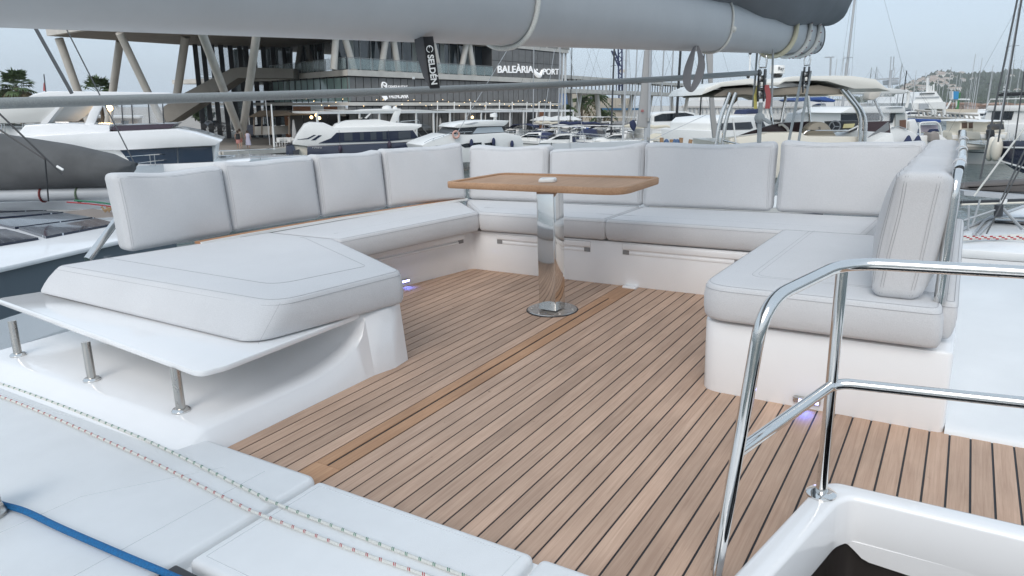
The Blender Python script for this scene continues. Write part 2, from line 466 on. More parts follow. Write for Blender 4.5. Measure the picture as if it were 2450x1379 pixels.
# pressed border lines of the panels
for (x0, x1, y0, y1) in ((-1.66, -.90, 1.0, 1.42),):
    MB().tube([(x0,y0,SZ), (x1,y0,SZ), (x1,y1,SZ), (x0,y1,SZ), (x0,y0,SZ)], .0012, 4).build('panel_seam', mat('seam shade', (.55,.57,.58), .5), bpy.data.objects['roof_panel.001'])
rp0 = bpy.data.objects['roof_panel']
MB().tube([(-5.0, 1.30, SZ), (-3.2, 1.30, SZ), (-2.3, 1.40, SZ)], .0012, 4).build('panel_seam', MATS['seam shade'], rp0)
MB().tube([(-1.90, .2, SZ), (-1.90, 1.40, SZ)], .0012, 4).build('panel_seam', MATS['seam shade'], rp0)
MB().tube([(-2.35, -.2, SZ), (-2.30, 1.0, SZ), (-2.05, 1.35, SZ)], .0009, 4).build('panel_seam', MATS['seam shade'], rp0)
# outboard topside moulding that carries the ledge, and the hull behind
struct(MB().box((-4.04, 1.52, -.6), (-3.0, 2.3, .085)).build('ledge_core', gel, smooth=0))

# ---- side tray on three posts
t = thing('side_tray', 'thin white gelcoat tray on three steel posts beside the chaise', 'shelf', (-3.3, 1.9, .07))
o = roundpoly([(-4.36, 1.675, .05), (-2.345, 1.50, .09), (-2.315, 1.60, .02), (-2.33, 2.62, .03), (-4.08, 2.25, .03), (-4.25, 1.95, .05)], .05, 6)
MB().prism(o, .272, .297).build('tray_plate', gel, t, bev=.007)
for (x, y) in ((-3.87, 1.535), (-3.185, 1.525), (-2.515, 1.51)):
    p = MB().tube([(x-.012, y+.01, .275), (x, y, .10)], .0185, 16).build('post', brushed, t)
    MB().lathe([(.036, .099), (.036, .106), (.030, .113), (.023, .115)], (x, y, 0), 20).build('flange', steel, p)

# ---- stair opening with coaming
CZ = .10
mb = MB()
outp = roundpoly([(-.385, 1.50, .03), (-.275, 2.06, .09), (-.24, 2.145, .10), (1.4, 2.14, .05), (1.4, 1.2, .05), (-.40, 1.2, .03)], .06, 6)
inp = roundpoly([(-.305, 1.54, .03), (-.20, 2.03, .05), (-.17, 2.075, .06), (1.2, 2.06, .05), (1.2, 1.26, .05), (-.33, 1.26, .03)], .05, 6)
n = len(outp)
rings = [[V((x, y, -.03)) for x, y in outp], [V((x, y, CZ-.012)) for x, y in outp], [V((x, y, CZ-.003)) for x, y in inset(outp, .004)], [V((x, y, CZ)) for x, y in inset(outp, .014)],
         [V((x, y, CZ)) for x, y in inset(inp, -.014)], [V((x, y, CZ-.003)) for x, y in inset(inp, -.005)], [V((x, y, CZ-.014)) for x, y in inp], [V((x + .0, y + .015, -.06)) for x, y in inp]]
mb.loft(rings, closed=True, caps=False)
coam = struct(mb.build('stair_coaming', gel, smooth=60), 'white coaming round the stair opening')
# stair well: darkness of the opening put into the wall colour, dark steps below
ip = [(x, y + .015) for x, y in inp]
well = MB()
well.loft([[V((x, y, -.061)) for x, y in inset(ip, -.012)], [V((x, y, -1.1)) for x, y in inset(ip, -.05)]], closed=True, caps=False)
struct(well.build('stair_well', mat('well darkness', (.035, .03, .028), .3), smooth=40))
st_ = MB().rbox((-.40, 1.2, -.42), (1.3, 2.3, -.36), .01).build('stair_step', mat('smoked acrylic', (.012, .012, .014), .08, noise=.3, nscale=8), None)
struct(st_, 'dark stair tread below the coaming')
mb = MB()
lp = [(-.205, -.052), (1.3, -.052), (1.3, -.17), (.3, -.128), (.0, -.114), (-.11, -.107)] + [(-.13, -.10), (-.15, -.082), (-.17, -.066), (-.205, -.062)]
mb.extr([(x, 2.086, z) for x, z in lp], (0, .006, 0)); mb.build('well_lip', gel, coam, smooth=0)

# ---- stainless hand rail
t = thing('hand_rail', 'polished steel hand rail round the stair opening', 'hand rail', (-.25, 2.05, CZ))
TR = .0158
MB().tube(bent([(-.43, 1.58, -.02), (-.345, 1.6, .79), (-.235, 2.0, .805), (1.1, 2.07, .83), (1.32, 2.08, .83), (1.33, 2.09, .0)], .10, 8), TR, 16).build('top_rail', steel, t)
MB().tube(bent([(-.385, 1.592, .412), (-.248, 2.03, .445), (-.215, 2.05, .452), (1.1, 2.09, .52), (1.325, 2.085, .53)], .05, 6), TR*.95, 16).build('middle_rail', steel, t)
p = MB().tube([(-.25, 2.045, CZ), (-.243, 2.03, .78)], TR, 16).build('post', steel, t)
MB().lathe([(.042, CZ), (.042, CZ+.006), (.034, CZ+.012), (.0185, CZ+.014)], (-.25, 2.045, 0), 20).build('flange', steel, p)

# ---- courtesy lights
def courtesy(p, d, nrm, lab):
    p, d, nrm = V(p), V(d).normalized(), V(nrm).normalized()
    t = thing('courtesy_light', lab, 'light', p, 'blue courtesy lights at floor level')
    up = V((0,0,1))
    M4 = Matrix((d, nrm, up)).transposed().to_4x4(); M4.translation = p
    MB().rbox((-.052, -.004, -.014), (.052, .012, .014), .006, 2, M4).build('bezel', brushed, t)
    MB().rbox((-.030, .008, -.008), (.046, .0145, .006), .003, 2, M4).build('lens', mat('led lens', (.5,.5,.9), .3, emit=(.40,.42,1.0), estr=6), t)
    l = bpy.data.lights.new('courtesy_lamp', 'SPOT'); l.energy = .6; l.color = (.06, .16, 1); l.spot_size = R(100); l.spot_blend = .8; l.shadow_soft_size = .02
    lo = link('courtesy_lamp', l, t, V(t['_o'])); lo.location = nrm*.03 + up*.01
    lo.rotation_euler = (nrm*.5 + V((0,0,-1))).to_track_quat('-Z', 'Y').to_euler()
courtesy((-3.232, 3.70, .038), (.204, .98, 0), (.98, -.204, 0), 'small blue floor light on the left bench plinth')
courtesy((-.432, 2.869, .036), (1, 0, 0), (0, -1, 0), 'small blue floor light on the right bench plinth')

# ================================================================== cushions
def stitch(par, pts, r=.0008):
    MB().tube(pts, r, 4).build('stitching', stitchm, par)
def offpoly(poly, d):
    """mitred inset of a raw polygon, keeping each corner's radius"""
    m = len(poly); ar = sum(poly[i][0]*poly[(i+1)%m][1] - poly[(i+1)%m][0]*poly[i][1] for i in range(m)); sg = 1 if ar > 0 else -1
    res = []
    for i in range(m):
        a, b, c = V(poly[i-1][:2]), V(poly[i][:2]), V(poly[(i+1)%m][:2])
        e1, e2 = (b-a).normalized(), (c-b).normalized()
        n1, n2 = V((-e1.y, e1.x))*sg, V((-e2.y, e2.x))*sg
        h_ = n1 + n2; k = d / max(.25, .5*h_.length_squared)
        q = b + h_*k
        res.append((q.x, q.y, max(.004, (poly[i][2] if len(poly[i]) > 2 else .03) - d*.6)))
    return res
def seat_cushion(lab, top, bot, z0, z1, r=.03, seams=True, group='seat cushions of the U-shaped bench', puff=.008, deep=.15):
    def mix(d, t):
        a, b = roundpoly(offpoly(bot, d), r, 6), roundpoly(offpoly(top, d), r, 6)
        return [(p[0]+(q[0]-p[0])*t, p[1]+(q[1]-p[1])*t) for p, q in zip(a, b)]
    H = z1 - z0
    rings = []
    for d, t, z in ((.03, 0, z0), (.008, .03, z0+.006), (0, .12, z0+.02), (-.006, .35, z0+H*.35), (-.008, .6, z0+H*.6), (-.003, .86, z0+H*.86), (.002, .96, z1-.006), (.008, 1, z1-.0008), (.04, 1, z1+puff*.4), (.09, 1, z1+puff*.8), (.15, 1, z1+puff)):
        if d <= deep: rings.append([V((x, y, z)) for x, y in mix(d, t)])
    o = MB().loft(rings).build('seat_cushion', fab, None, smooth=80)
    tag(o, lab, 'cushion', group)
    if seams:
        for d, dz in ((.010, .0025), (-.004, -.017)):
            q = mix(d, 1 if dz > 0 else .9); stitch(o, [(x, y, z1 + dz - .002) for x, y in q] + [(q[0][0], q[0][1], z1+dz-.002)])
    return o
# big chaise cushion on the left, sloping front
top = [(-4.10, 1.905, .02), (-2.38, 1.92, .12), (-2.262, 2.585, .05), (-3.20, 3.065, .03), (-3.79, 3.07, .03), (-4.04, 2.14, .03)]
bot = [(-4.235, 1.835, .02), (-2.40, 1.785, .12), (-2.228, 2.56, .05), (-3.18, 3.085, .03), (-3.82, 3.09, .03), (-4.17, 2.14, .03)]
ch = seat_cushion('wide pale grey chaise cushion with sloped front, on the white tray', top, bot, .30, .455)
q = roundpoly([(-4.06, 2.115, .05), (-2.60, 2.10, .10), (-2.47, 2.56, .03), (-3.40, 3.0, .03)], .04)
stitch(ch, [(x, y, .4645) for x, y in q[:-1]])
stitch(ch, [(-2.37, 1.93, .452), (-2.375, 1.80, .31)])
# left bench
lb = seat_cushion('long pale grey seat cushion of the left bench', [(-3.19, 3.09, .03), (-2.985, 4.30, .02), (-3.55, 4.80, .02), (-3.82, 3.09, .03)], [(-3.17, 3.1, .03), (-2.985, 4.30, .02), (-3.55, 4.80, .02), (-3.82, 3.1, .03)], .303, .447)
stitch(lb, [(-3.34, 3.2, .4545), (-3.20, 4.28, .4545)])
a1 = seat_cushion('pale grey seat cushion behind the table', [(-2.975, 4.30, .02), (-1.985, 4.32, .02), (-1.965, 4.92, .02), (-3.50, 4.86, .02)], [(-2.975, 4.30, .02), (-1.985, 4.32, .02), (-1.965, 4.92, .02), (-3.50, 4.86, .02)], .303, .447)
stitch(a1, [(-3.05, 4.47, .4545), (-2.0, 4.485, .4545)])
a2 = seat_cushion('pale grey seat cushion of the aft bench, right of the table', [(-1.975, 4.32, .02), (-.44, 4.335, .02), (-.40, 5.0, .02), (-1.955, 4.93, .02)], [(-1.975, 4.32, .02), (-.44, 4.335, .02), (-.40, 5.0, .02), (-1.955, 4.93, .02)], .303, .447)
stitch(a2, [(-1.96, 4.485, .4545), (-.6, 4.50, .4545)])
r1_ = seat_cushion('pale grey seat cushion of the right bench, nearest the hand rail', [(-.875, 2.835, .13), (-.012, 2.835, .04), (-.02, 4.20, .03), (-.83, 4.20, .03)], [(-.88, 2.83, .13), (.0, 2.83, .04), (0, 4.20, .03), (-.83, 4.20, .03)], .325, .478)
q = roundpoly([(-.68, 4.17, .03), (-.72, 3.02, .06), (.0, 3.02, .03)], .05)[3:-3]
stitch(r1_, [(x, y, .486) for x, y in q]); stitch(r1_, [(x+.022, y+.02, .486) for x, y in q])
bo = seat_cushion('narrow pale grey bolster outside the right bench rail', [(-.008, 2.955, .02), (.036, 2.955, .02), (.036, 4.9, .02), (-.008, 4.9, .02)], [(-.01, 2.955, .02), (.03, 2.955, .02), (.03, 4.9, .02), (-.01, 4.9, .02)], .33, .478, r=.015, puff=.001, deep=.014)

def back_cushion(lab, a, b, h, th, lean=8, side=1, sag=(0, 0), z0=.452, bulge=.032, seed=0, grp='back cushions along the bench', ends=False):
    """front bottom edge runs a -> b ; th behind it; lean in degrees"""
    a, b = V((a[0], a[1], 0)), V((b[0], b[1], 0)); w_ = (b-a).length; ux = (b-a).normalized()
    nrm = V((ux.y, -ux.x, 0)) * side                 # towards the sitter
    rnd = random.Random(seed); ph = [rnd.uniform(0, 6.28) for _ in range(6)]
    r = .040
    def f(u, v, s):      # u,v,s in -1..1 on the cube
        hx, hz, hy = w_/2, h/2, th/2
        pz = hz
        p = V((u*hx, s*hy, v*hz))
        q = V((max(-hx+r, min(hx-r, p.x)), max(-hy+r, min(hy-r, p.y)), max(-hz+r, min(hz-r, p.z))))
        d = p - q
        if d.length > 1e-6: p = q + d.normalized()*r
        k = (1-u*u)*(1-v*v)
        sg = 1 if s > 0 else -1
        ys = (p.y/hy)
        y = p.y + bulge*ys*(max(0, k)**.85)
        # edges pull in a little between the corners, slack wrinkles near the top
        x = p.x * (1 - .012*(1-v*v)); z = p.z - (0.018*(1-u*u)*max(0, v)**4 if abs(u) < 1 else 0)
        z -= max(0, v)**2 * (sag[0]*(1-u)/2 + sag[1]*(1+u)/2)
        y += .004*math.sin(9*u+ph[0]+2*v)*max(0, v)
        z += .004*math.sin(5*u+ph[2])*max(0, v)
        e1 = math.exp(-((1-abs(v))/.10)**2)*(1-abs(u)**8); e2 = math.exp(-((1-abs(u))/.08)**2)*(1-abs(v)**8)
        y += sg*(.0016*math.sin(46*u+ph[3])*e1 + .0016*math.sin(36*v+ph[4])*e2)
        y -= sg*.007*math.exp(-((u*.8+v*.6-math.sin(ph[5]))/.10)**2)*max(0, v)*(1-u*u)
        # lean about the bottom
        L_ = math.tan(R(lean)); yy = y - (z + hz)*L_
        return a + ux*(x + hx) + nrm*(yy - hy) + V((0, 0, z0 + z + hz))
    N = 30
    g = [-1 + 2*i/N for i in range(N+1)]
    g = sorted(set([round(math.copysign(1-(1-abs(x))**1.35, x) if x else 0, 5) for x in g]))
    mb = MB(); n = len(g)
    def face(fn):
        mb.add([fn(s, t_) for s in g for t_ in g], [(i*n+j, (i+1)*n+j, (i+1)*n+j+1, i*n+j+1) for i in range(n-1) for j in range(n-1)])
    face(lambda s, t_: f(s, t_, 1)); face(lambda s, t_: f(s, t_, -1)); face(lambda s, t_: f(1, s, t_)); face(lambda s, t_: f(-1, s, t_)); face(lambda s, t_: f(s, 1, t_)); face(lambda s, t_: f(s, -1, t_))
    bm = MB(); bm.v, bm.f = mb.v, mb.f
    me_o = bm.build('back_cushion', fab, None, smooth=80)
    m_ = bmesh.new(); m_.from_mesh(me_o.data); bmesh.ops.remove_doubles(m_, verts=m_.verts, dist=1e-4); bmesh.ops.recalc_face_normals(m_, faces=m_.faces); m_.to_mesh(me_o.data); m_.free()
    tag(me_o, lab, 'cushion', grp)
    def seam(uu, vv, s_=1):
        pts = []
        for i in range(17): pts.append((-uu + 2*uu*i/16, vv))
        ring = [(-uu, -vv + 2*vv*i/10) for i in range(11)] + [(-uu + 2*uu*i/10, vv) for i in range(1, 11)] + [(uu, vv - 2*vv*i/10) for i in range(1, 11)]
        stitch(me_o, [f(u, v, s_) + nrm*.001*s_ for u, v in ring], .0007)
    eu, ev = 1 - .048/(w_/2)*.5, 1 - .048/(h/2)*.5
    seam(1 - .030/(w_/2), 1 - .030/(h/2))
    seam(1 - .018/(w_/2), 1 - .018/(h/2))
    if ends:
        for ss in (-.62, .62):
            stitch(me_o, [f(1, -1 + .06 + 1.88*i/12, ss + .06*math.copysign(1, ss)) + ux*.0012 for i in range(13)]); stitch(me_o, [f(1, -1 + .06 + 1.88*i/12, ss - .06*math.copysign(1, ss)) + ux*.0012 for i in range(13)])
    return me_o
B = back_cushion
B('pale grey back cushion at the near end of the left bench', (-4.03, 2.265), (-3.954, 2.935), .455, .155, 4, 1, (0, .02), z0=.458, seed=1)
B('pale grey back cushion second from the near end of the left bench', (-3.967, 2.93), (-3.854, 3.607), .455, .15, 4, 1, (.0, .012), z0=.462, seed=2)
B('narrow pale grey back cushion, third along the left bench', (-3.864, 3.603), (-3.70, 4.138), .452, .15, 4, 1, (.0, .012), z0=.462, seed=3)
B('pale grey back cushion in the left rear corner of the bench', (-3.705, 4.133), (-3.40, 4.76), .45, .15, 4, 1, (.0, .0), z0=.462, seed=4)
B('pale grey back cushion left behind the table', (-3.43, 4.79), (-2.715, 4.84), .435, .15, 6, 1, (0, 0), seed=5)
B('pale grey back cushion with slumped top behind the table', (-2.712, 4.84), (-1.95, 4.89), .455, .15, 6, 1, (.05, 0), seed=6)
B('wide pale grey back cushion right of the table', (-1.955, 4.88), (-1.055, 4.937), .455, .15, 6, 1, (.0, 0), seed=7)
B('pale grey back cushion in the right rear corner', (-1.035, 4.94), (-.20, 4.96), .465, .15, 6, 1, (0, 0), seed=8)
B('pale grey back cushion at the near end of the right bench, on the steel rail', (-.245, 3.52), (-.245, 2.885), .475, .165, 6.5, 1, (0, 0), z0=.482, seed=9, bulge=.05, ends=True)
B('pale grey back cushion in the middle of the right bench', (-.235, 4.16), (-.235, 3.535), .465, .16, 6, 1, (0, .01), z0=.482, seed=10, bulge=.034)
B('pale grey back cushion at the far end of the right bench', (-.23, 4.76), (-.23, 4.175), .46, .155, 6, 1, (0, .01), z0=.482, seed=11, bulge=.03)

# teak strip behind the left seat
tr = MB()
def strip(x, y, dx=0): return (x+dx, y)
pp = [(-3.895, 2.62), (-3.86, 2.95), (-3.74, 3.65), (-3.62, 4.12), (-3.44, 4.76)]
tr.loft([[V((x-.035, y, .455)), V((x+.02, y, .455)), V((x+.02, y, .468)), V((x-.035, y, .468))] for x, y in pp])
ts = tag(tr.build('trim_strip', teakred, None, smooth=0), 'thin teak trim strip with white edge behind the left seat', 'trim')
e = MB(); e.loft([[V((x+.0215, y, .452)), V((x+.036, y, .452)), V((x+.036, y, .4685)), V((x+.0215, y, .4685))] for x, y in pp]); e.build('edge_profile', white, ts, smooth=0)
# steel brace behind the first cushion
br = MB().tube([(-4.225, 2.125, .43), (-4.30, 2.36, .60), (-4.36, 2.6, .78)], .022, 12).build('backrest_brace', steel, None)
tag(br, 'slanted steel brace behind the near left back cushion', 'brace')

# ---- steel back rail on the right with cushion loops
t = thing('back_rail', 'bent steel back rail with fabric loops behind the right cushions', 'rail', (-.02, 2.93, .45))
MB().tube(bent([(-.026, 2.945, .40), (-.016, 2.945, .935), (-.005, 3.2, .965), (-.02, 5.0, .965)], .08, 8), .0165, 14).build('rail_tube', steel, t)
for y in (4.85,): MB().tube([(-.02, y, .40), (-.02, y, .965)], .0165, 12).build('upright', steel, t)
for y, n_ in ((3.06, 0), (3.62, 1), (4.25, 2)):
    mb = MB(); rr = .023; zc = .962 if y > 3.1 else .958
    prof = [(-.055, .80), (-.035, .90)] + [(rr*math.cos(a) - .012, zc + rr*math.sin(a)) for a in [PI - PI*i/10 for i in range(11)]] + [(.013, .86), (.008, .72)]
    mb.loft([[V((x, y - .024, z)), V((x, y + .024, z)), V((x, y + .024, z+.004)), V((x, y - .024, z+.004))] for x, z in prof]); mb.build('strap_loop', fab, t, smooth=60)

# ================================================================== table
t = thing('deck_table', 'teak topped table on a polished square steel column', 'table', (-2.02, 3.645, 0))
tp = roundpoly([(-2.60, 3.40, .06), (-1.46, 3.40, .13), (-1.46, 3.97, .08), (-2.54, 3.95, .08)], .08, 8)
TZ = .745
MB().prism(inset(tp, .012), TZ+.006, TZ+.028).build('table_top', tabteak, t, smooth=40)
mb = MB(); i1 = inset(tp, .03)
rings = [[V((x, y, z)) for x, y in q] for q, z in ((inset(tp, .004), TZ), (tp, TZ+.005), (tp, TZ+.033), (inset(tp, .004), TZ+.0375), (inset(tp, .026), TZ+.0375), (i1, TZ+.035), (i1, TZ+.029), (inset(tp, .031), TZ+.0285))]
mb.loft(rings, caps=False); mb.add([(x, y, TZ) for x, y in inset(tp, .004)], [tuple(range(len(tp)))]); mb.build('table_rim', tabteak, t, smooth=50)
rot = Matrix.Rotation(R(38), 4, 'Z'); cN = Matrix.Translation((-2.02, 3.645, 0))
MB().rbox((-.059, -.055, .012), (.059, .055, TZ-.012), .004, 2, cN @ Matrix.Rotation(R(-4), 4, 'Z')).build('column', steel, t)
MB().rbox((-.068, -.064, TZ-.016), (.068, .064, TZ-.0005), .004, 2, cN @ Matrix.Rotation(R(-4), 4, 'Z')).build('column_head', steel, t)
pl_ = MB().lathe([(.150, .001), (.150, .006), (.147, .009), (.001, .009)], (-2.02, 3.645, 0), 40).build('base_plate', brushed, t)
MB().lathe([(.157, .0005), (.157, .003), (.1505, .003)], (-2.02, 3.645, 0), 40).build('gasket_ring', rubber, t)
for a in range(0, 360, 60):
    MB().lathe([(.006, .0092), (.005, .0115), (.001, .012)], (-2.02 + .125*math.cos(R(a+20)), 3.645 + .125*math.sin(R(a+20)), 0), 8).build('screw', brushed, pl_)
t = thing('ashtray', 'small white square dish on the teak table', 'dish', (-2.03, 3.64, TZ+.029))
M4 = Matrix.Translation((-2.03, 3.64, 0)) @ Matrix.Rotation(R(20), 4, 'Z')
q = roundpoly([(-.05,-.05), (.05,-.05), (.05,.05), (-.05,.05)], .025, 5); q2 = roundpoly([(-.03,-.03), (.03,-.03), (.03,.03), (-.03,.03)], .02, 5)
rings = [[M4 @ V((x, y, z)) for x, y in qq] for qq, z in ((q, TZ+.030), (q, TZ+.040), (inset(q, .006), TZ+.048), (q2, TZ+.047), (inset(q2, .008), TZ+.036))]
MB().loft(rings).build('dish_body', white, t)
MB().prism([( (M4 @ V((x, y, 0))).x, (M4 @ V((x, y, 0))).y) for x, y in inset(q2, .01)], TZ+.0362, TZ+.0375).build('dish_well', mat('dish shade', (.25,.25,.26), .5), t)

# body of the yacht below the flybridge (deck house, side decks, two hulls)
mb = MB().prism(roundpoly([(-3.98, -1.5), (1.36, -1.5), (1.36, 5.6), (-3.98, 5.5)], .3, 6), -1.95, -.63)
struct(mb.build('deck_house', gel, bev=.03, smooth=40), 'white deck house below the flybridge')
mb = MB().prism(roundpoly([(-4.35, -4.5), (1.75, -4.5), (1.75, 8.6), (-4.35, 8.6)], .4, 6), -2.2, -1.96)
struct(mb.build('main_deck', gelskid, bev=.03, smooth=40), 'white main deck of the yacht')
for x0, x1 in ((-4.3, -2.6), (0.0, 1.7)):
    struct(MB().prism(roundpoly([(x0, -4.4), (x1, -4.4), (x1, 8.5), (x0, 8.5)], .5, 6), -3.9, -2.21).build('yacht_hull', gel, bev=.05, smooth=40))
# ================================================================== boom, sail bag, running rigging (deck coordinates)
onboat = True
BX = -1.2
def bz(y): return 1.355 + .0235*y + .14 + .006*max(0, (1.6-y)/1.6)           # boom axis height
boomm = mat('grey boom paint', (.46, .475, .485), .45, noise=.05, nscale=5)
def bsec(y, a=.105, b=.14, n=28, z=None):
    zc = bz(y) if z is None else z
    return [V((BX + a*math.copysign(abs(math.cos(t))**.85, math.cos(t)), y, zc + b*math.copysign(abs(math.sin(t))**.85, math.sin(t)))) for t in [2*PI*k/n for k in range(n)]]
t = thing('boom', 'grey painted sail boom spanning above the seating', 'boom', (BX, 6.7, bz(6.7)-.14))
MB().loft([bsec(y) for y in (-2.5, 0, 2, 4, 6, 6.62)] + [bsec(6.70, .104, .139), bsec(6.76, .098, .132)]).build('boom_tube', boomm, t, smooth=50)
mb = MB(); mb.loft([bsec(6.761, .100, .134), bsec(6.80, .102, .137), bsec(6.83, .085, .118)]); mb.build('end_cap', dark, t, smooth=50)
mb = MB(); mb.rbox((BX+.096, 6.60, bz(6.6)-.075), (BX+.104, 6.67, bz(6.6)-.045), .003); mb.build('badge', mat('badge grey', (.12,.13,.14), .4), t)
mb = MB(); mb.tube([(BX+.07, y, bz(y)+.085) for y in (-2, 6.5)], .003, 6); mb.build('track_groove', dark, t)
# rope flecks: one helper for braided lines with coloured tracer
def ropemat(name, base, fleck, scale=1, dens=.5):
    m = bpy.data.materials.new(name); m.use_nodes = True; tt = m.node_tree; b = tt.nodes['Principled BSDF']; L = tt.links.new
    b.inputs['Roughness'].default_value = .8; b.inputs['Base Color'].default_value = (*base, 1)
    tc = tt.nodes.new('ShaderNodeTexCoord'); n = tt.nodes.new('ShaderNodeTexNoise'); n.inputs['Scale'].default_value = 260; L(tc.outputs['Object'], n.inputs['Vector'])
    bp = tt.nodes.new('ShaderNodeBump'); bp.inputs['Strength'].default_value = .5; bp.inputs['Distance'].default_value = .003; L(n.outputs[0], bp.inputs['Height']); L(bp.outputs[0], b.inputs['Normal'])
    hs = tt.nodes.new('ShaderNodeHueSaturation'); hs.inputs['Color'].default_value = (*base, 1); mr = tt.nodes.new('ShaderNodeMapRange'); mr.inputs[3].default_value = .7; mr.inputs[4].default_value = 1.2
    L(n.outputs[0], mr.inputs[0]); L(mr.outputs[0], hs.inputs['Value']); L(hs.outputs[0], b.inputs['Base Color'])
    return m
ropegrey = ropemat('grey braid', (.33, .36, .37), None)
ropewhite = ropemat('white braid', (.66, .66, .62), None)
ropeyel = ropemat('yellowed braid', (.62, .58, .42), None)
ropemar = mat('maroon tracer', (.22, .03, .05), .8)
ropegrn = mat('green tracer', (.04, .20, .12), .8)
ropered = mat('red tracer', (.42, .04, .05), .8)
ropeblue = mat('blue braid', (.010, .145, .36), .75, noise=.35, nscale=180, bump=.6, bscale=240)
def wrap(name, y0, slant, r, m, lab, fleck=None, a=.105, b=.14):
    """rope turned round the boom, leaning by slant"""
    pts = []
    for k in range(41):
        t_ = 2*PI*k/40 + PI/2
        y = y0 - slant*(1 - math.sin(t_))/2
        pts.append(V((BX + (a+r)*math.copysign(abs(math.cos(t_))**.85, math.cos(t_)), y, bz(y) + (b+r)*math.copysign(abs(math.sin(t_))**.85, math.sin(t_)))))
    o = MB().tube(pts, r, 10).build(name, m, None); tag(o, lab, 'rope', 'ropes turned round the boom')
    if fleck:
        for k in range(6, 38, 2):
            p, q = pts[k], pts[k+1]; c = (p+q)/2; outv = (c - V((BX, c.y, bz(c.y)))).normalized()
            d = (q-p).normalized(); sd = d.cross(outv)
            MB().tube([c + outv*r*.72 - sd*r*.6 - d*r*.6, c + outv*r*.95, c + outv*r*.72 + sd*r*.6 + d*r*.6], r*.28, 5).build('tracer_fleck', fleck, o)
    return o
wrap('boom_rope', 1.93, .02, .0075, ropewhite, 'thin white rope tied round the boom above the table')
kn = wrap('boom_rope', 3.98, .05, .006, ropewhite, 'thin white cord with knot round the boom')
MB().ball((BX+.112, 3.96, bz(3.96)-.035), .017, 8).build('knot', ropewhite, kn)
wrap('boom_rope', 5.62, .26, .017, ropeyel, 'thick yellowed rope turned round the boom')
wrap('boom_rope', 6.12, .26, .016, ropewhite, 'thick rope with maroon flecks turned round the boom', ropemar)
wrap('boom_rope', 6.50, .26, .016, ropewhite, 'thick white rope turned round the boom nearest its end', ropemar)
# slack bights under the boom between the turns
for y0, y1, m in ((5.0, 5.36, ropeyel), (5.40, 5.86, ropewhite), (5.90, 6.24, ropewhite)):
    o = MB().tube(smoothpath([(BX+.02, y0, bz(y0)-.15), (BX+.03, (y0+y1)/2, bz(y0)-.162), (BX+.05, y1, bz(y1)-.152)]), .009, 8).build('rope_bight', m, None)
    tag(o, {5.0: 'yellowed rope bight hanging at the pulley shackle', 5.4: 'white rope bight between the yellowed and flecked turns', 5.9: 'white rope bight between the two flecked turns'}[y0], 'rope', 'slack rope bights under the boom')
# sail bag on top of the boom
bagm = mat('grey sail bag', (.165, .18, .195), .9, noise=.10, nscale=2.5, bump=.25, bscale=5)
mb = MB(); rings = []
ys = [-1.5 + i*.17 for i in range(53)] + [7.62, 7.72, 7.80, 7.85]
for i, y in enumerate(ys):
    e = max(0, min(1, (7.86 - y)/1.1)); e = math.sqrt(1-(1-e)**2)
    n = 40; ring = []
    drop = .045 + .065*math.exp(-((y-5.3)/1.1)**2) + (.06 if y < 2 else .06*max(0, (3.2-y)/1.2))*0
    hw = (.20 + .08*max(0, min(1, (y-2.0)/3)))*e + .003
    zb = bz(min(y, 6.8)) + .135 - drop + (.32*(1-e) if y > 6.7 else 0)
    zt = zb + .95*(.35 + .65*e)
    for k in range(n):
        a = 2*PI*k/n; c, s_ = math.cos(a), math.sin(a)
        fold = 1 + (.035*math.sin(3.1*y*4 + 5*a) + .03*math.sin(9*a + 2.2*y))*(1 if y > 2 else .4)
        ring.append(V((BX + hw*fold*math.copysign(abs(c)**.8, c)*(1 if s_ > -.4 else 1), y + (.05*math.sin(7*a))*(1-e), (zb+zt)/2 + (zt-zb)/2*math.copysign(abs(s_)**.75, s_)*(1 if s_ > 0 else (1 + .02*math.sin(7*y + 4*c))))))
    rings.append(ring)
o = tag(MB().loft(rings).build('sail_bag', bagm, None, smooth=80), 'dark grey sail bag lying along the top of the boom', 'sail bag')
# web straps under the boom
def ribbon(mb, pts, wd, th, side):
    side = V(side).normalized(); rings = []
    for i, p in enumerate(pts):
        p = V(p); d = (V(pts[min(i+1, len(pts)-1)]) - V(pts[max(i-1, 0)])).normalized(); nn = d.cross(side).normalized()
        w_ = wd[i] if isinstance(wd, list) else wd
        rings.append([p - side*w_/2 - nn*th/2, p + side*w_/2 - nn*th/2, p + side*w_/2 + nn*th/2, p - side*w_/2 + nn*th/2])
    mb.loft(rings); return mb
webm = mat('grey webbing', (.10, .10, .105), .85, noise=.06, nscale=20)
y = 1.46; zb = bz(y) - .142
t = thing('boom_strap', 'black webbing strap with white lettering hanging from the boom', 'strap', (BX+.06, y, zb-.12))
front = [(BX+.062, y, zb+.012), (BX+.064, y+.002, zb-.02), (BX+.066, y+.005, zb-.07), (BX+.068, y+.008, zb-.108)]
sd = V((.85, .52, 0))
blackweb = mat('black webbing', (.012, .012, .014), .8)
ribbon(MB(), front, .024, .004, sd).build('strap_front', blackweb, t, smooth=0)
ribbon(MB(), [(BX+.040, y-.008, zb+.012), (BX+.043, y-.006, zb-.03), (BX+.052, y+.003, zb-.08), (BX+.066, y+.010, zb-.110)], .024, .003, sd).build('strap_back', webm, t, smooth=0)
nx = sd.cross(V((0, 0, 1))).normalized()
if nx.y > 0: nx = -nx
dn = (V(front[3]) - V(front[1])).normalized(); nx = sd.normalized().cross(dn); nx = nx if nx.y < 0 else -nx
rt = dn; upv = nx.cross(rt)
M4 = Matrix((rt, upv, nx)).transposed().to_4x4(); M4.translation = V(front[1]) + nx*.0045 + rt*.010 - upv*.007
text_mesh('lettering', 'SELDÉN', .0205, white, t, M4, .0003, .0006)
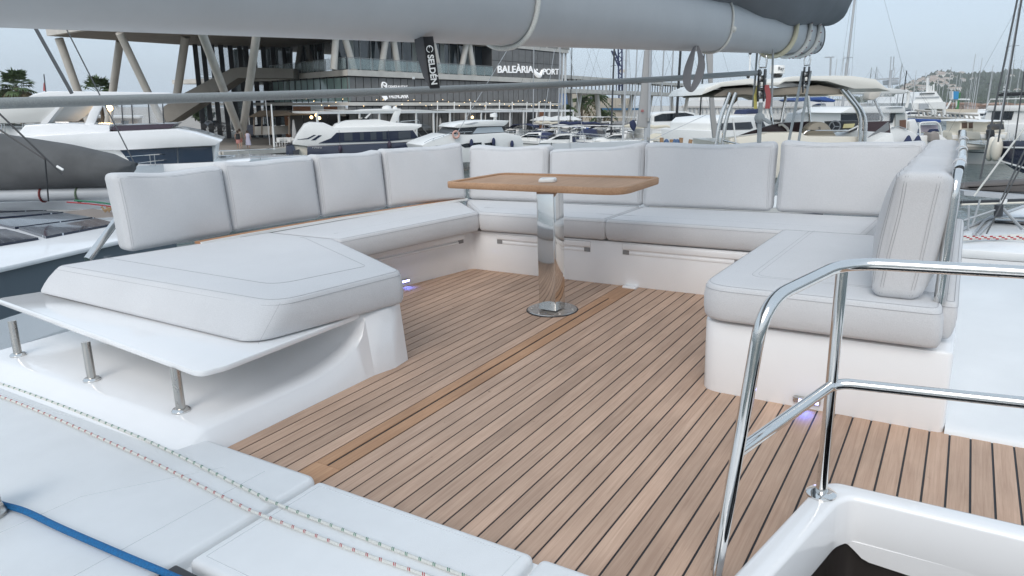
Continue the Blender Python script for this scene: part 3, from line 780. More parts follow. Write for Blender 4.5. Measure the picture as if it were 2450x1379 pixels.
c = V(front[1]) + nx*.0045 - rt*.003
MB().tube([c + (rt*math.cos(a) + upv*math.sin(a))*.0075 for a in [.35 + 5.75*i/18 for i in range(19)]], .0011, 5).build('round_logo', white, t)
MB().bar(c - rt*.009, c - rt*.003, .002, .001, nx).build('logo_tick', white, t)
y = 3.50; zb = bz(y) - .14
ax = V((.80, .60, 0)); c0 = V((BX+.06, y, zb))
lp = [(.0, .02), (-.018, -.04), (-.034, -.11), (-.030, -.165), (-.012, -.19), (.004, -.165), (.026, -.11), (.034, -.05), (.012, .02)]
o = ribbon(MB(), smoothpath([c0 + ax*a + V((0, 0, b)) for a, b in lp], 4), [.010+.030*abs(math.sin(2*PI*i/32)) for i in range(33)], .003, (.93, .36, 0)).build('web_loop', mat('loop webbing', (.20, .20, .21), .85), None, smooth=60)
tag(o, 'dark grey webbing loop hanging under the boom', 'strap')
# blocks
def block(p, h, lab, tilt=0):
    p = V(p); t = thing('pulley_block', lab, 'pulley', p - V((0, 0, h)))
    MB().tube([p + V((a, 0, b)) for a, b in ((-.02, .05), (-.024, .02), (-.02, -.02), (.02, -.02), (.024, .02), (.02, .05), (0, .065), (-.02, .05))], .006, 8).build('shackle', steel, t)
    for s_ in (-1, 1):
        q = [(s_*.020 + .002*s_, yy, zz) for yy, zz in ((-.026, -.03), (.026, -.03), (.034, -.10), (.03, -.19), (.012, -.235), (-.012, -.235), (-.03, -.19), (-.034, -.10))]
        MB().extr([p + V(v) for v in q], (-.008*s_, 0, 0)).build('cheek', black, t, bev=.002)
    MB().lathe([(.001, -.012), (.03, -.012), (.022, 0), (.03, .012), (.001, .012)], (0, 0, 0), 18)
    mb = MB()
    for k in range(2):
        mb = MB(); c = p + V((0, 0, -.09 - .09*k)); prof = [(.026, -.011), (.020, 0), (.026, .011)]
        o_ = len(mb.v); mb.lathe([(.004, -.012)] + prof + [(.004, .012)], (0, 0, 0), 16)
        for i in range(o_, len(mb.v)): v = mb.v[i]; mb.v[i] = c + V((v.z, v.x, v.y))
        mb.build('sheave', brushed, t)
    MB().tube([p + V((-.026, 0, -.09)), p + V((.026, 0, -.09))], .007, 8).build('axle', steel, t)
    return t
yb, zb = 5.02, bz(5.02) - .15
block((BX+.02, yb, zb-.06), .24, 'black pulley block with coloured ribbons hanging under the boom')
for nm, m, dx, w_ in (('ribbon', yellowm, -.035, .02), ('ribbon', redm, .05, .032)):
    o = ribbon(MB(), [(BX+.02+dx*.6, yb, zb-.19), (BX+.02+dx, yb-.01, zb-.26), (BX+.02+dx*.9, yb, zb-.34)], w_, .003, (.9, .4, 0)).build(nm, m, None)
    tag(o, ('faded yellow' if m is yellowm else 'faded red') + ' ribbon tied to the hanging block', 'ribbon')
o = MB().tube(smoothpath([(BX+.02, yb, zb-.30), (BX+.02, yb, zb-.42), (BX+.03, yb, zb-.90)]), .014, 10).build('sheet_line', ropegrey, None); tag(o, 'grey sheet line running down behind the back cushions', 'rope')
MB().ball((BX+.02, yb-.01, zb-.40), .035, 8).build('knot', ropegrey, o); MB().tube([(BX+.03, yb-.02, zb-.395), (BX+.10, yb-.05, zb-.43)], .013, 8).build('tail', ropegrey, o)
for dx in (-.045, .055):
    o = MB().tube([(BX+.02+dx, yb+.02, bz(yb)-.12), (BX+.02+dx*1.2, yb+.02, zb-.33)], .007, 8).build('lashing_line', ropegrey, None); tag(o, 'thin grey lashing ' + ('left' if dx < 0 else 'right') + ' of the ribboned pulley block', 'rope', 'thin lashings beside the hanging block')
y2 = 6.42; z2 = bz(y2) - .15
block((BX+.04, y2, z2-.055), .24, 'black pulley block under the end of the boom')
for dx, l_ in ((-.03, -.42), (.03, -.30)):
    o = MB().tube([(BX+.04+dx, y2, z2-.12), (BX+.04+dx-.06+.02*(dx > 0), y2-.12, z2-.75), (BX+.04+dx-.12, y2-.3, z2-1.15)], .011, 8).build('sheet_line', ropegrey, None)
    tag(o, ('left' if dx < 0 else 'right') + ' grey sheet line below the boom end block', 'rope')
# the long grey line across the picture
o = MB().tube(smoothpath([(-2.75, .30, 1.283), (-2.417, 1.055, 1.284), (-2.06, 2.30, 1.290), (-1.65, 3.8, 1.315), (BX+.0, yb+.02, 1.352)], 10), .0165, 14).build('main_sheet', ropegrey, None)
tag(o, 'long grey braided line stretched across below the boom', 'rope')

# ================================================================== lines lying on the coachroof
def fleckline(name, pts, r, m, fl, lab, step=.047):
    pts = smoothpath(pts, 12); o = MB().tube(pts, r, 10).build(name, m, None); tag(o, lab, 'rope')
    acc = 0; mb = MB(); last = pts[0]
    for p, q in zip(pts, pts[1:]):
        seg = (q-p).length; d = (q-p).normalized(); s_ = d.cross(V((0, 0, 1))).normalized(); u = s_.cross(d)
        while acc < seg:
            c = p + d*acc
            for w_ in (0, .0055):
                cc = c + d*w_
                mb.tube([cc + (u*math.cos(a) + s_*math.sin(a))*(r*1.01) + d*(a*r*.55) for a in (-1.6, -1.0, -.4, .2, .8, 1.4)], .0013, 4)
            acc += step
        acc -= seg
    fo = mb.build('tracer', fl, o, smooth=0); fo['kind'] = 'stuff'
    return o
ZR = SZ + .0052
fleckline('halyard', [(-4.6, 1.275, ZR), (-3.66, 1.350, ZR), (-2.6, 1.34, ZR), (-1.85, 1.285, ZR), (-1.705, 1.272, ZR+.001), (-1.3, 1.27, ZR), (-.92, 1.275, ZR), (-.5, 1.28, ZR)], .0052, ropewhite, ropegrn, 'white rope with green flecks across the coachroof')
fleckline('halyard', [(-4.6, 1.20, ZR), (-3.49, 1.275, ZR), (-2.5, 1.255, ZR), (-1.85, 1.215, ZR), (-1.705, 1.207, ZR+.001), (-1.3, 1.215, ZR), (-.92, 1.235, ZR), (-.5, 1.25, ZR)], .0052, ropewhite, ropered, 'white rope with red flecks across the coachroof')
# winch at the left edge with the blue sheet
wx, wy = -2.452, .785
t = thing('winch', 'steel winch with black top at the left edge', 'winch', (wx, wy, SZ))
MB().lathe([(.065, SZ), (.065, SZ+.012), (.055, SZ+.02), (.045, SZ+.05), (.043, SZ+.085), (.052, SZ+.11), (.05, SZ+.118)], (wx, wy, 0), 28).build('drum', brushed, t)
for k in range(5): MB().tube([(wx+.049*math.cos(a), wy+.049*math.sin(a), SZ+.03+.009*k) for a in [2*PI*i/24 for i in range(25)]], .003, 5).build('drum_rib', steel, t)
MB().lathe([(.058, SZ+.119), (.06, SZ+.13), (.05, SZ+.145), (.02, SZ+.15)], (wx, wy, 0), 24).build('winch_top', black, t)
o = MB().tube(smoothpath([(-2.68, .80, SZ+.02), (-2.55, .832, SZ+.016), (-2.46, .838, SZ+.013), (-2.35, .857, SZ+.0105), (-2.141, .864, SZ+.0105), (-1.845, .88, SZ+.0105), (-1.65, .889, SZ+.014), (-1.3, .90, SZ+.02)], 10), .0098, 12).build('blue_sheet', ropeblue, None)
tag(o, 'thick blue braided rope running from the winch', 'rope')
o = MB().rbox((-1.70, .80, SZ-.03), (-1.56, .935, SZ+.004), .008).build('rope_clutch', black, None); tag(o, 'black rope clutch at the bottom edge', 'clutch')
# ================================================================== harbour: water, quay, building (level world)
onboat = False
CRV = V((FH.y, -FH.x, 0))
def watermat():
    m = bpy.data.materials.new('harbour water'); m.use_nodes = True; t = m.node_tree; b = t.nodes['Principled BSDF']; L = t.links.new
    b.inputs['Base Color'].default_value = (.055, .085, .085, 1); b.inputs['Roughness'].default_value = .09; b.inputs['IOR'].default_value = 1.33
    tc = t.nodes.new('ShaderNodeTexCoord'); mp = t.nodes.new('ShaderNodeMapping'); mp.inputs['Rotation'].default_value = (0, 0, R(30)); mp.inputs['Scale'].default_value = (.9, .35, 1); L(tc.outputs['Object'], mp.inputs[0])
    n = t.nodes.new('ShaderNodeTexNoise'); n.inputs['Scale'].default_value = 1.5; n.inputs['Detail'].default_value = 5; n.inputs['Roughness'].default_value = .55; L(mp.outputs[0], n.inputs['Vector'])
    bp = t.nodes.new('ShaderNodeBump'); bp.inputs['Strength'].default_value = .55; bp.inputs['Distance'].default_value = .35; L(n.outputs[0], bp.inputs['Height']); L(bp.outputs[0], b.inputs['Normal'])
    return m
o = MB().add([(-9000, -9000, WATER), (9000, -9000, WATER), (9000, 9000, WATER), (-9000, 9000, WATER)], [(0,1,2,3)]).build('water', watermat(), smooth=0)
struct(o, 'grey green harbour water')
conc = mat('raw concrete', (.60, .57, .52), .8, noise=.10, nscale=.8)
concd = mat('dark concrete', (.30, .28, .25), .85, noise=.15, nscale=.5)  # darker, mottled tone of the same concrete
pave = mat('plaza paving', (.34, .31, .275), .85, noise=.12, nscale=.25, bump=.3, bscale=3)
meshm = mat('metal mesh screen', (.19, .185, .18), .6, metal=0, noise=.12, nscale=1.2)
gg = mat('green tint glass', (.24, .34, .32), .06, noise=.25, nscale=.3, spec=.8)
gdk = mat('facade glass', (.03, .04, .048), .04, spec=1.0)
mull = mat('mullion', (.30, .31, .31), .5)
wood = mat('orange wood panel', (.30, .12, .05), .6, noise=.15, nscale=1, rand=.15)
bulb = mat('warm bulb', (1, .8, .5), .4, emit=(1, .72, .36), estr=5)
clear = mat('clear vinyl', (.75, .78, .80), .12, alpha=.16, noise=.1, nscale=3)
def gpt(px, D, z=QUAY):
    p = P(px, HORIZON, D); return V((p.x, p.y, z))
q = [gpt(-900, 62), gpt(520, 63), gpt(692, 70), gpt(1372, 93), gpt(1440, 128), gpt(1960, 190), gpt(1985, 900), gpt(600, 1500), gpt(-2500, 900)]
o = MB().add([(p.x, p.y, QUAY) for p in q] + [(p.x, p.y, WATER-.5) for p in q], [tuple(range(9))] + [(i, i+9, (i+1)%9+9, (i+1)%9) for i in range(9)]).build('quay', pave, smooth=0)
struct(o, 'beige paved quay in front of the port building')
e = MB()
for a, b in zip(q[:5], q[1:6]): e.bar(V((a.x, a.y, QUAY-.12)) - FH*.12, V((b.x, b.y, QUAY-.12)) - FH*.12, .5, .45)
o2 = e.build('quay_kerb', conc, o)
# plane tracing: a vertical plane through two stations on the ground
class Plane:
    def __init__(s, pa, da, pb, db):
        s.A, s.B = P(pa, HORIZON, da), P(pb, HORIZON, db)
        s.u = (s.B - s.A); s.u.z = 0; s.len = s.u.length; s.u.normalize()
        s.n = V((s.u.y, -s.u.x, 0))
        if s.n.dot(FH) < 0: s.n = -s.n                 # away from the camera
    def pt(s, px, py, off=0):
        d = ray(px, py); k = ((s.A + s.n*off) - EYE).dot(s.n) / d.dot(s.n); return EYE + d*k
    def at(s, u, z, off=0): return V((s.A.x, s.A.y, 0)) + s.u*u + s.n*off + V((0, 0, z))
    def U(s, px): return (s.pt(px, HORIZON) - s.A).dot(s.u)
def flat(D): return Plane(200, D, 2200, D)
def tr(name, poly, pl, depth, m, par=None, off=0, bev=0, smooth=0):
    pts = [pl.pt(x, y, off) for x, y in poly]
    return MB().extr(pts, pl.n*depth).build(name, m, par, bev=bev, smooth=smooth or (40 if bev else 0))
def tubepx(name, pts, pl, r, m, par=None, off=0, n=8, rnd=0):
    q = [pl.pt(*p, off) if len(p) == 2 else P(*p) for p in pts]
    if rnd: q = bent(q, rnd)
    return MB().tube(q, r, n).build(name, m, par)
def fit_text(name, s, pl, px0, px1, ytop, ybot, m, par, off=-.12, depth=.04, fw=None):
    a, b, c = pl.pt(px0, ybot, off), pl.pt(px1, ybot, off), pl.pt(px0, ytop, off)
    cu = bpy.data.curves.new(name, 'FONT'); cu.body = s; cu.size = 1; cu.extrude = .02
    if fw: cu.offset = fw
    tmp = bpy.data.objects.new(name, cu); COL.objects.link(tmp)
    me = bpy.data.meshes.new_from_object(tmp.evaluated_get(bpy.context.evaluated_depsgraph_get()))
    bpy.data.objects.remove(tmp); bpy.data.curves.remove(cu)
    xs = [v.co.x for v in me.vertices]; ys = [v.co.y for v in me.vertices if True]
    x0, x1 = min(xs), max(xs); y0, y1 = 0, .69
    ux = (b - a)/(x1 - x0); uy = (V((0, 0, (c - a).z)))/(y1 - y0)
    shear = V((0, 0, 0))
    for v in me.vertices:
        co = v.co; v.co = a + ux*(co.x - x0) + uy*(co.y - y0) - pl.n*(co.z/.02*depth)
    org = V(par['_o'])
    me.transform(Matrix.Translation(-org)); me.materials.clear(); me.materials.append(m)
    return link(name, me, par, org)

# ------------------------------------------------------------------ port building
F1 = Plane(836, 75, 1340, 104)
F2 = Plane(655, 91, 836, 75)
bld = thing('port_building', 'concrete and dark mesh port terminal with slanted columns', 'building', F1.at(0, QUAY))
ZR, ZS1, ZS0, ZB = 8.3, 4.70, 4.12, 1.55
def lin(pa, da, pb, db):   # stations on a level straight edge
    return gpt(pa, da), gpt(pb, db)
Nn, Rr, Tt = gpt(451, 61.4), gpt(1358, 105.5), gpt(137, 79.6)
Ff = Tt + (Rr - Nn)
roof = MB().prism([(p.x, p.y) for p in (Nn, Rr, Ff, Tt)], ZR, ZR + 1.7).build('roof', conc, bld, smooth=0)
# coffer line on the fascia
fp = Plane(451, 61.4, 1358, 105.5)
for k in range(9):
    u0 = fp.len*(.56 + .05*k); MB().box((0,0,0),(0,0,0)); 
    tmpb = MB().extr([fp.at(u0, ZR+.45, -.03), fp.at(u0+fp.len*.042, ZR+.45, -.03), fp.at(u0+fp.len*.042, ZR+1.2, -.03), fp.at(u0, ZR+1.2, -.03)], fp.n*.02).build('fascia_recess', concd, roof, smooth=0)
# soffit panels
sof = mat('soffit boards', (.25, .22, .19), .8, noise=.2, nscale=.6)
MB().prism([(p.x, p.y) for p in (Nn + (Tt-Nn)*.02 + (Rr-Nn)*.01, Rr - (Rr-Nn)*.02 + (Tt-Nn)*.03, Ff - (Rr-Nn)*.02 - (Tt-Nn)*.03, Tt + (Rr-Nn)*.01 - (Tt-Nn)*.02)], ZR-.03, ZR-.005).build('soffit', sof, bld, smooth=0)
# slab of the upper terrace
back = F1.n*40
c0, c1, c2 = F1.at(-.2, 0, -.25), F1.at(F1.len, 0, -.25), F2.at(0, 0, -.25)
MB().prism([(p.x, p.y) for p in (c0, c1, c1 + back*.6, c2 + back*.6, c2)], ZS0, ZS1).build('terrace_slab', conc, bld, smooth=0)
MB().prism([(p.x, p.y) for p in (c0, c1, c1 + back*.6, c2 + back*.6, c2)], ZB-.35, ZB).build('first_floor_slab', conc, bld, smooth=0)
# core volumes behind the screens (dark interior)
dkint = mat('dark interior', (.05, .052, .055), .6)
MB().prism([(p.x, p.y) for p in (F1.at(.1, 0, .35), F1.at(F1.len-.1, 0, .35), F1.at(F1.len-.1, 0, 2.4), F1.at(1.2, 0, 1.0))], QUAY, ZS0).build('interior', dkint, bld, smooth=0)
# lower mesh screen: two tiers of panels, panel by panel
n = 36
for i in range(n):
    u0, u1 = F1.len*i/n + .05, F1.len*(i+1)/n - .05
    for z0, z1 in ((ZB + .1, ZS0 - .12), (QUAY + 1.2, ZB - .45)):
        MB().extr([F1.at(u0, z0, .12), F1.at(u1, z0, .12), F1.at(u1, z1, .12), F1.at(u0, z1, .12)], F1.n*.08).build('screen_panel', meshm, bld, smooth=0)
# upper storey: glazing then mesh screen
uS = F1.U(1178)
n = 15
for i in range(n):
    u0, u1 = uS*i/n + .06, uS*(i+1)/n - .06
    MB().extr([F1.at(u0, ZS1+.02, 1.6), F1.at(u1, ZS1+.02, 1.6), F1.at(u1, ZR-.05, 1.6), F1.at(u0, ZR-.05, 1.6)], F1.n*.05).build('window_pane', gdk, bld, smooth=0)
    MB().bar(F1.at(u0-.06, ZS1, 1.55), F1.at(u0-.06, ZR-.03, 1.55), .09, .09).build('mullion', mull, bld, smooth=0)
    if i % 3 == 1:
        cm = MB(); w_ = (u1-u0)
        for k in range(5): cm.bar(F1.at(u0+.1+.12*k, ZS1+.05, 1.57), F1.at(u0+.1+.12*k, ZR-.1, 1.57), .09, .03)
        cm.build('curtain', mat('pale curtain', (.34, .36, .34), .8), bld, smooth=0)
nb = 11
for i in range(nb):
    u0, u1 = uS + (F1.len-uS)*i/nb + .04, uS + (F1.len-uS)*(i+1)/nb - .04
    for z0, z1 in ((ZS1+.06, ZS1+1.9), (ZS1+1.96, ZR-.15)):
        MB().extr([F1.at(u0, z0, .0), F1.at(u1, z0, .0), F1.at(u1, z1, .0), F1.at(u0, z1, .0)], F1.n*.08).build('screen_panel', meshm, bld, smooth=0)
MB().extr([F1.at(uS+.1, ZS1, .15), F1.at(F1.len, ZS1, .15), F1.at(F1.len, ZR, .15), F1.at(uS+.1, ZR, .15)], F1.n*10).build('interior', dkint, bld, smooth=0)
# steel and concrete end bay
for px in (1349, 1357):
    MB().bar(F1.at(F1.U(px), QUAY, .4), F1.at(F1.U(px), ZR+.3, .4), .25, .25).build('end_post', white, bld, smooth=0)
# slanted column pairs on the terrace
for tops in (((822, 838), (814, 863)), ((938, 954), (926, 967)), ((1036, 1046), (1030, 1065)), ((1125, 1132), (1113, 1146))):
    for a, b in zip(*tops): MB().tube([F1.at(F1.U(b), ZS1, .7), F1.at(F1.U(a), ZR, .5)], .34, 12).build('slanted_column', conc, bld)
# glass balustrade
glr = mat('balustrade glass', (.45, .55, .55), .08, alpha=.35)
for pl_, L_ in ((F1, uS), (F2, F2.len)):
    k = max(6, int(L_/1.5))
    for i in range(k):
        u0, u1 = L_*i/k, L_*(i+1)/k
        MB().bar(pl_.at(u0, ZS1, -.15), pl_.at(u0, ZS1+1.15, -.15), .05, .05).build('balustrade_post', mull, bld, smooth=0)
        MB().extr([pl_.at(u0+.05, ZS1+.08, -.15), pl_.at(u1-.05, ZS1+.08, -.15), pl_.at(u1-.05, ZS1+1.1, -.15), pl_.at(u0+.05, ZS1+1.1, -.15)], pl_.n*.02).build('balustrade_pane', glr, bld, smooth=0)
    MB().bar(pl_.at(0, ZS1+1.17, -.15), pl_.at(L_, ZS1+1.17, -.15), .07, .05).build('hand_rail', mull, bld, smooth=0)
# first floor glazing on the corner face
n = 12
for i in range(n):
    u0, u1 = F2.len*i/n + .06, F2.len*(i+1)/n - .06
    MB().extr([F2.at(u0, ZB+.05, .1), F2.at(u1, ZB+.05, .1), F2.at(u1, ZS0-.15, .1), F2.at(u0, ZS0-.15, .1)], F2.n*.06).build('window_pane', gg, bld, smooth=0)
    MB().bar(F2.at(u0-.06, ZB, .08), F2.at(u0-.06, ZS0, .08), .07, .07).build('mullion', dark, bld, smooth=0)
    if 2 < i < 11: MB().extr([F2.at(u0-.06, QUAY+2.9, .3), F2.at(u1+.06, QUAY+2.9, .3), F2.at(u1+.06, ZB-.4, .3), F2.at(u0-.06, ZB-.4, .3)], F2.n*.1).build('facade_board', wood if i not in (6, 7, 10) else white, bld, smooth=0)
    MB().extr([F2.at(u0, QUAY, 1.2), F2.at(u1, QUAY, 1.2), F2.at(u1, QUAY+2.85, 1.2), F2.at(u0, QUAY+2.85, 1.2)], F2.n*.1).build('shop_panel', [dkint, wood, wood, gdk][(i*5+1) % 4], bld, smooth=0)
# reflected ceiling of the upper hall left of the corner
H3 = Plane(640, 99, 845, 84)
for i in range(11):
    u0, u1 = H3.len*i/11, H3.len*(i+1)/11
    MB().extr([H3.at(u0+.05, ZS1, 0), H3.at(u1-.05, ZS1, 0), H3.at(u1-.05, ZR-.05, 0), H3.at(u0+.05, ZR-.05, 0)], H3.n*.06).build('window_pane', gdk if i % 4 else clear, bld, smooth=0)
    MB().bar(H3.at(u0, ZS1, -.05), H3.at(u0, ZR, -.05), .1, .1).build('mullion', mull, bld, smooth=0)
for a, b in ((722, 712), (735, 752)): MB().tube([H3.pt(b, 168), H3.pt(a, 100)], .4, 10).build('slanted_column', concd, bld)
# glazed stair tower
TW = Plane(478, 90, 692, 95)
posts = (481, 500, 520, 541, 563, 585, 600, 618, 640, 662, 690)
for a in posts: MB().bar(TW.at(TW.U(a), QUAY, 0), TW.at(TW.U(a), ZR, 0), .55, .3, TW.n).build('tower_post', dark, bld, smooth=0)
for a, b in zip(posts, posts[1:]):
    for z0, z1 in ((QUAY, .9), (1.0, 4.6), (4.7, ZR)):
        MB().extr([TW.at(TW.U(a)+.3, z0, 0), TW.at(TW.U(b)-.3, z0, 0), TW.at(TW.U(b)-.3, z1, 0), TW.at(TW.U(a)+.3, z1, 0)], TW.n*.04).build('tower_pane', mat('tower glass', (.62, .74, .78), .05, alpha=.28, noise=.2, nscale=.2), bld, smooth=0)
MB().box((0,0,0),(0,0,0))
MB().extr([TW.pt(561, 118, 2), TW.pt(588, 118, 2), TW.pt(588, 312, 2), TW.pt(561, 312, 2)], TW.n*3).build('lift_shaft', dkint, bld, smooth=0)
MB().extr([TW.pt(640, 110, 3), TW.pt(700, 110, 3), TW.pt(700, 300, 3), TW.pt(640, 300, 3)], TW.n*3).build('lift_shaft', dkint, bld, smooth=0)
# outside stair
ST = flat(82)
tr('stair_flight', [(388, 268), (392, 255), (435, 226), (551, 165), (577, 161), (702, 165), (702, 188), (569, 187), (412, 290), (388, 296)], ST, 3.0, concd, bld)
# big slanted columns down to the plaza
for a, b in (((478, 66, 62), (583, 342, 76)), ((615, 74, 66.5), (577, 342, 76)), ((286, 79, 70), (397, 312, 75)), ((141, 92, 80), (226, 330, 83)), ((287, 100, 85), (258, 300, 88)), ((444, 88, 80), (411, 312, 84))):
    col = MB().tube([P(*b), P(*a)], .36 if a[2] < 75 else .42, 14).build('slanted_column', conc, bld)
# writing
lett = mat('white lettering', (.85, .85, .85), .5, emit=(1, 1, 1), estr=.25)
fit_text('lettering', 'BALEÀRIA', F1, 1191, 1276, 157.5, 174.5, lett, bld, -.1, .05, .012)
fit_text('lettering', 'PORT', F1, 1299, 1337, 165, 178.5, lett, bld, -.1, .05, .012)
pts = [F1.pt(x, y, -.12) for x, y in ((1277, 165), (1281, 175), (1288, 181), (1293, 179), (1297, 168))]
sm = smoothpath(pts, 6); MB().tube(sm, [.10 + .22*math.sin(PI*i/(len(sm)-1)) for i in range(len(sm))], 6).build('smile_logo', lett, bld)
tr('logo_dot', [(1283, 165), (1286, 165.5), (1286, 169.5), (1283, 169)], F1, -.06, lett, bld, -.06)
fit_text('lettering', 'GENERALITAT', F1, 928, 975.5, 205, 213, lett, bld, .02, .03)
fit_text('lettering', 'VALENCIANA', F1, 930, 977, 224, 235.5, lett, bld, .02, .03)
for k in range(4): tr('stripe_logo', [(913+2.1*k, 231-3.2*k*.5), (915+2.1*k, 229-3.2*k*.5), (923+1.6*k, 239-2.5*k*.5), (921+1.6*k, 241.5-2.5*k*.5)], F1, -.05, lett, bld, .03)
for pts in (((914, 211), (914, 202), (919, 197.5), (925, 202), (921, 207), (917, 203)), ((915, 213), (922, 212), (925, 205)), ((919, 198), (915, 198), (913, 205))):
    MB().tube(smoothpath([F1.pt(x, y, 0) for x, y in pts], 4), .07, 5).build('crest_logo', lett, bld)
tr('badge', [(986, 184), (992, 184.3), (992, 190), (986, 189.7)], F1, -.06, white, bld, -.3)

# ------------------------------------------------------------------ terrace restaurant in front of the building
G = Plane(757, 70, 1372, 97)
pg = thing('pergola', 'long white restaurant pergola along the building', 'pergola', G.at(0, QUAY))
ZP = .55
for off in (0, 4.5): MB().bar(G.at(0, ZP, off), G.at(G.len, ZP, off), .18, .24).build('beam', white, pg, smooth=0)
npst = 17
for i in range(npst):
    u = G.len*i/(npst-1)
    MB().bar(G.at(u, QUAY, 0), G.at(u, ZP-.12, 0), .16, .16).build('post', white, pg, smooth=0)
    MB().bar(G.at(u, ZP+.02, 0), G.at(u, ZP+.02, 4.5), .12, .2).build('rafter', white, pg, smooth=0)
    if i < npst-1 and i % 3 != 0:
        a, b = G.len*(i+.04)/(npst-1), G.len*(i+.96)/(npst-1)
        MB().extr([G.at(a, ZP+.13, .1), G.at(b, ZP+.13, .1), G.at(b, ZP+.24, 4.4), G.at(a, ZP+.24, 4.4)], (0, 0, .03)).build('awning', white, pg, smooth=0)
# restaurant fronts behind it
rf = thing('restaurant_front', 'dark glazed restaurant front with orange wood panels under the mesh screen', 'shop front', G.at(0, QUAY, 5))
rn = random.Random(3)
for i in range(26):
    u0, u1 = G.len*i/26, G.len*(i+1)/26
    MB().extr([G.at(u0+.05, QUAY, 5.2), G.at(u1-.05, QUAY, 5.2), G.at(u1-.05, ZP+.1, 5.2), G.at(u0+.05, ZP+.1, 5.2)], G.n*.12).build('front_panel', rn.choice([gdk, dkint, dkint, wood, dkint]), rf, smooth=0)
lampm = mat('lantern', (1, .75, .4), .4, emit=(1, .66, .28), estr=3.5)
for px, py in ((745, 281), (757, 276), (764, 283), (872, 276), (884, 283), (1130, 281)):
    t = MB().ball(G.pt(px, py, 3.0), .16, 8).build('lantern', lampm, rf)
sb = thing('string_lights', 'string of small warm bulbs above the terrace', 'string lights', G.at(0, ZP))
for i in range(46):
    u = G.len*(i+.5)/46; z = ZP + .95 + .35*math.cos(i*1.2)
    MB().ball(G.at(u, z, 2.5), .028, 5).build('bulb', bulb, sb)
# white railing
rl = thing('terrace_railing', 'white metal railing along the restaurant terrace', 'railing', G.at(G.U(1030), QUAY, -1.5))
ua, ub = G.U(1030), G.U(1372)
for z in (QUAY+.12, QUAY+.55, QUAY+1.0): MB().bar(G.at(ua, z, -1.5), G.at(ub, z, -1.5), .06, .06).build('rail', white, rl, smooth=0)
k = 30
for i in range(k+1): MB().bar(G.at(ua+(ub-ua)*i/k, QUAY, -1.5), G.at(ua+(ub-ua)*i/k, QUAY+1.02, -1.5), .05, .05).build('baluster', white, rl, smooth=0)
# tall thin poles along the quay
for i, (px, lean) in enumerate(((1047, 3), (1087, 3), (1126, 2), (1163, 4), (1195, 2), (1226, 3), (1261, 4), (1290, 3), (1317, 2))):
    pl_ = flat(84 + i*1.5); a, b = pl_.pt(px, 246), pl_.pt(px - lean, 312); b.z = QUAY
    o = MB().tube([b, a], .06, 8).build('lamp_pole', white, None); tag(o, 'thin white pole in front of the pergola', 'pole', 'thin white poles along the quay')
    MB().ball(a, .10, 6).build('pole_cap', white, o)
# umbrellas
def umbrella_open(c, r, lab, hgt=2.7):
    t = thing('parasol', lab, 'parasol', c)
    MB().tube([c, c + V((0, 0, hgt))], .04, 8).build('pole', white, t)
    MB().lathe([(r, hgt-.55), (r*.99, hgt-.50), (r*.5, hgt-.18), (.02, hgt)], c, 8).build('canopy', mat('white canvas', (.72, .72, .70), .8), t, smooth=0)
def umbrella_shut(c, lab, hgt=2.6):
    t = thing('parasol', lab, 'parasol', c)
    MB().tube([c, c + V((0, 0, hgt))], .04, 8).build('pole', white, t)
    MB().lathe([(.16, .75), (.24, .95), (.20, 1.5), (.07, hgt-.05), (.02, hgt)], c, 10).build('canopy', mat('folded canvas', (.50, .49, .48), .85), t)
for px, D in ((1303, 92), (1335, 94), (1360, 95)): umbrella_open(gpt(px, D), 1.9, 'open white parasol on the terrace by the quay, ' + {1303: 'left', 1335: 'middle', 1360: 'right'}[px] + ' of three')
umbrella_open(gpt(736, 80), 2.2, 'open white parasol behind the wooden kiosk', 3.2)
for px, D in ((699, 73), (1053, 84), (1074, 85), (1117, 88)): umbrella_shut(gpt(px, D), 'folded parasol ' + {699: 'beside the kiosk', 1053: 'at the left end of the white railing', 1074: 'second from the left end of the railing', 1117: 'near the middle of the pergola'}[px])
# kiosk
KP = Plane(608, 76, 690, 73)
t = thing('kiosk', 'small wooden bar kiosk with thatched roof by the columns', 'kiosk', KP.at(0, QUAY))
tr('counter', [(606, 303), (652, 302), (654, 322), (608, 324)], KP, 2.2, mat('pale boards', (.55, .52, .47), .7, noise=.1, nscale=2), t)
tr('side_panel', [(590, 299), (606, 299), (608, 324), (592, 324)], KP, 2.2, navy, t)
for px in (608, 627, 648, 692): MB().bar(KP.pt(px, 322), KP.pt(px, 276), .12, .12).build('post', mat('kiosk timber', (.28, .22, .17), .8), t, smooth=0)
MB().extr([KP.pt(595, 279, -.5), KP.pt(622, 265, .8), KP.pt(672, 265, .8), KP.pt(697, 272, -.5), KP.pt(697, 276, -.5), KP.pt(595, 281, -.5)], KP.n*2.5).build('roof', mat('thatch', (.17, .13, .09), .95, noise=.25, nscale=5), t, smooth=0)
rn = random.Random(5)
for k in range(10):
    px = 655 + k*6.5; D = 70 + rn.uniform(0, 3); c = gpt(px, D)
    t = thing('terrace_chair', 'white terrace chair near the kiosk', 'chair', c, 'white chairs on the kiosk terrace')
    MB().box(c + V((-.22, -.22, .42)), c + V((.22, .22, .47))).build('seat', white, t, smooth=0)
    MB().box(c + V((-.22, .18, .5)), c + V((.22, .22, .9))).build('backrest', white, t, smooth=0)
    for a in (-.2, .2):
        for b in (-.2, .2): MB().box(c + V((a-.02, b-.02, 0)), c + V((a+.02, b+.02, .43))).build('leg', white, t, smooth=0)
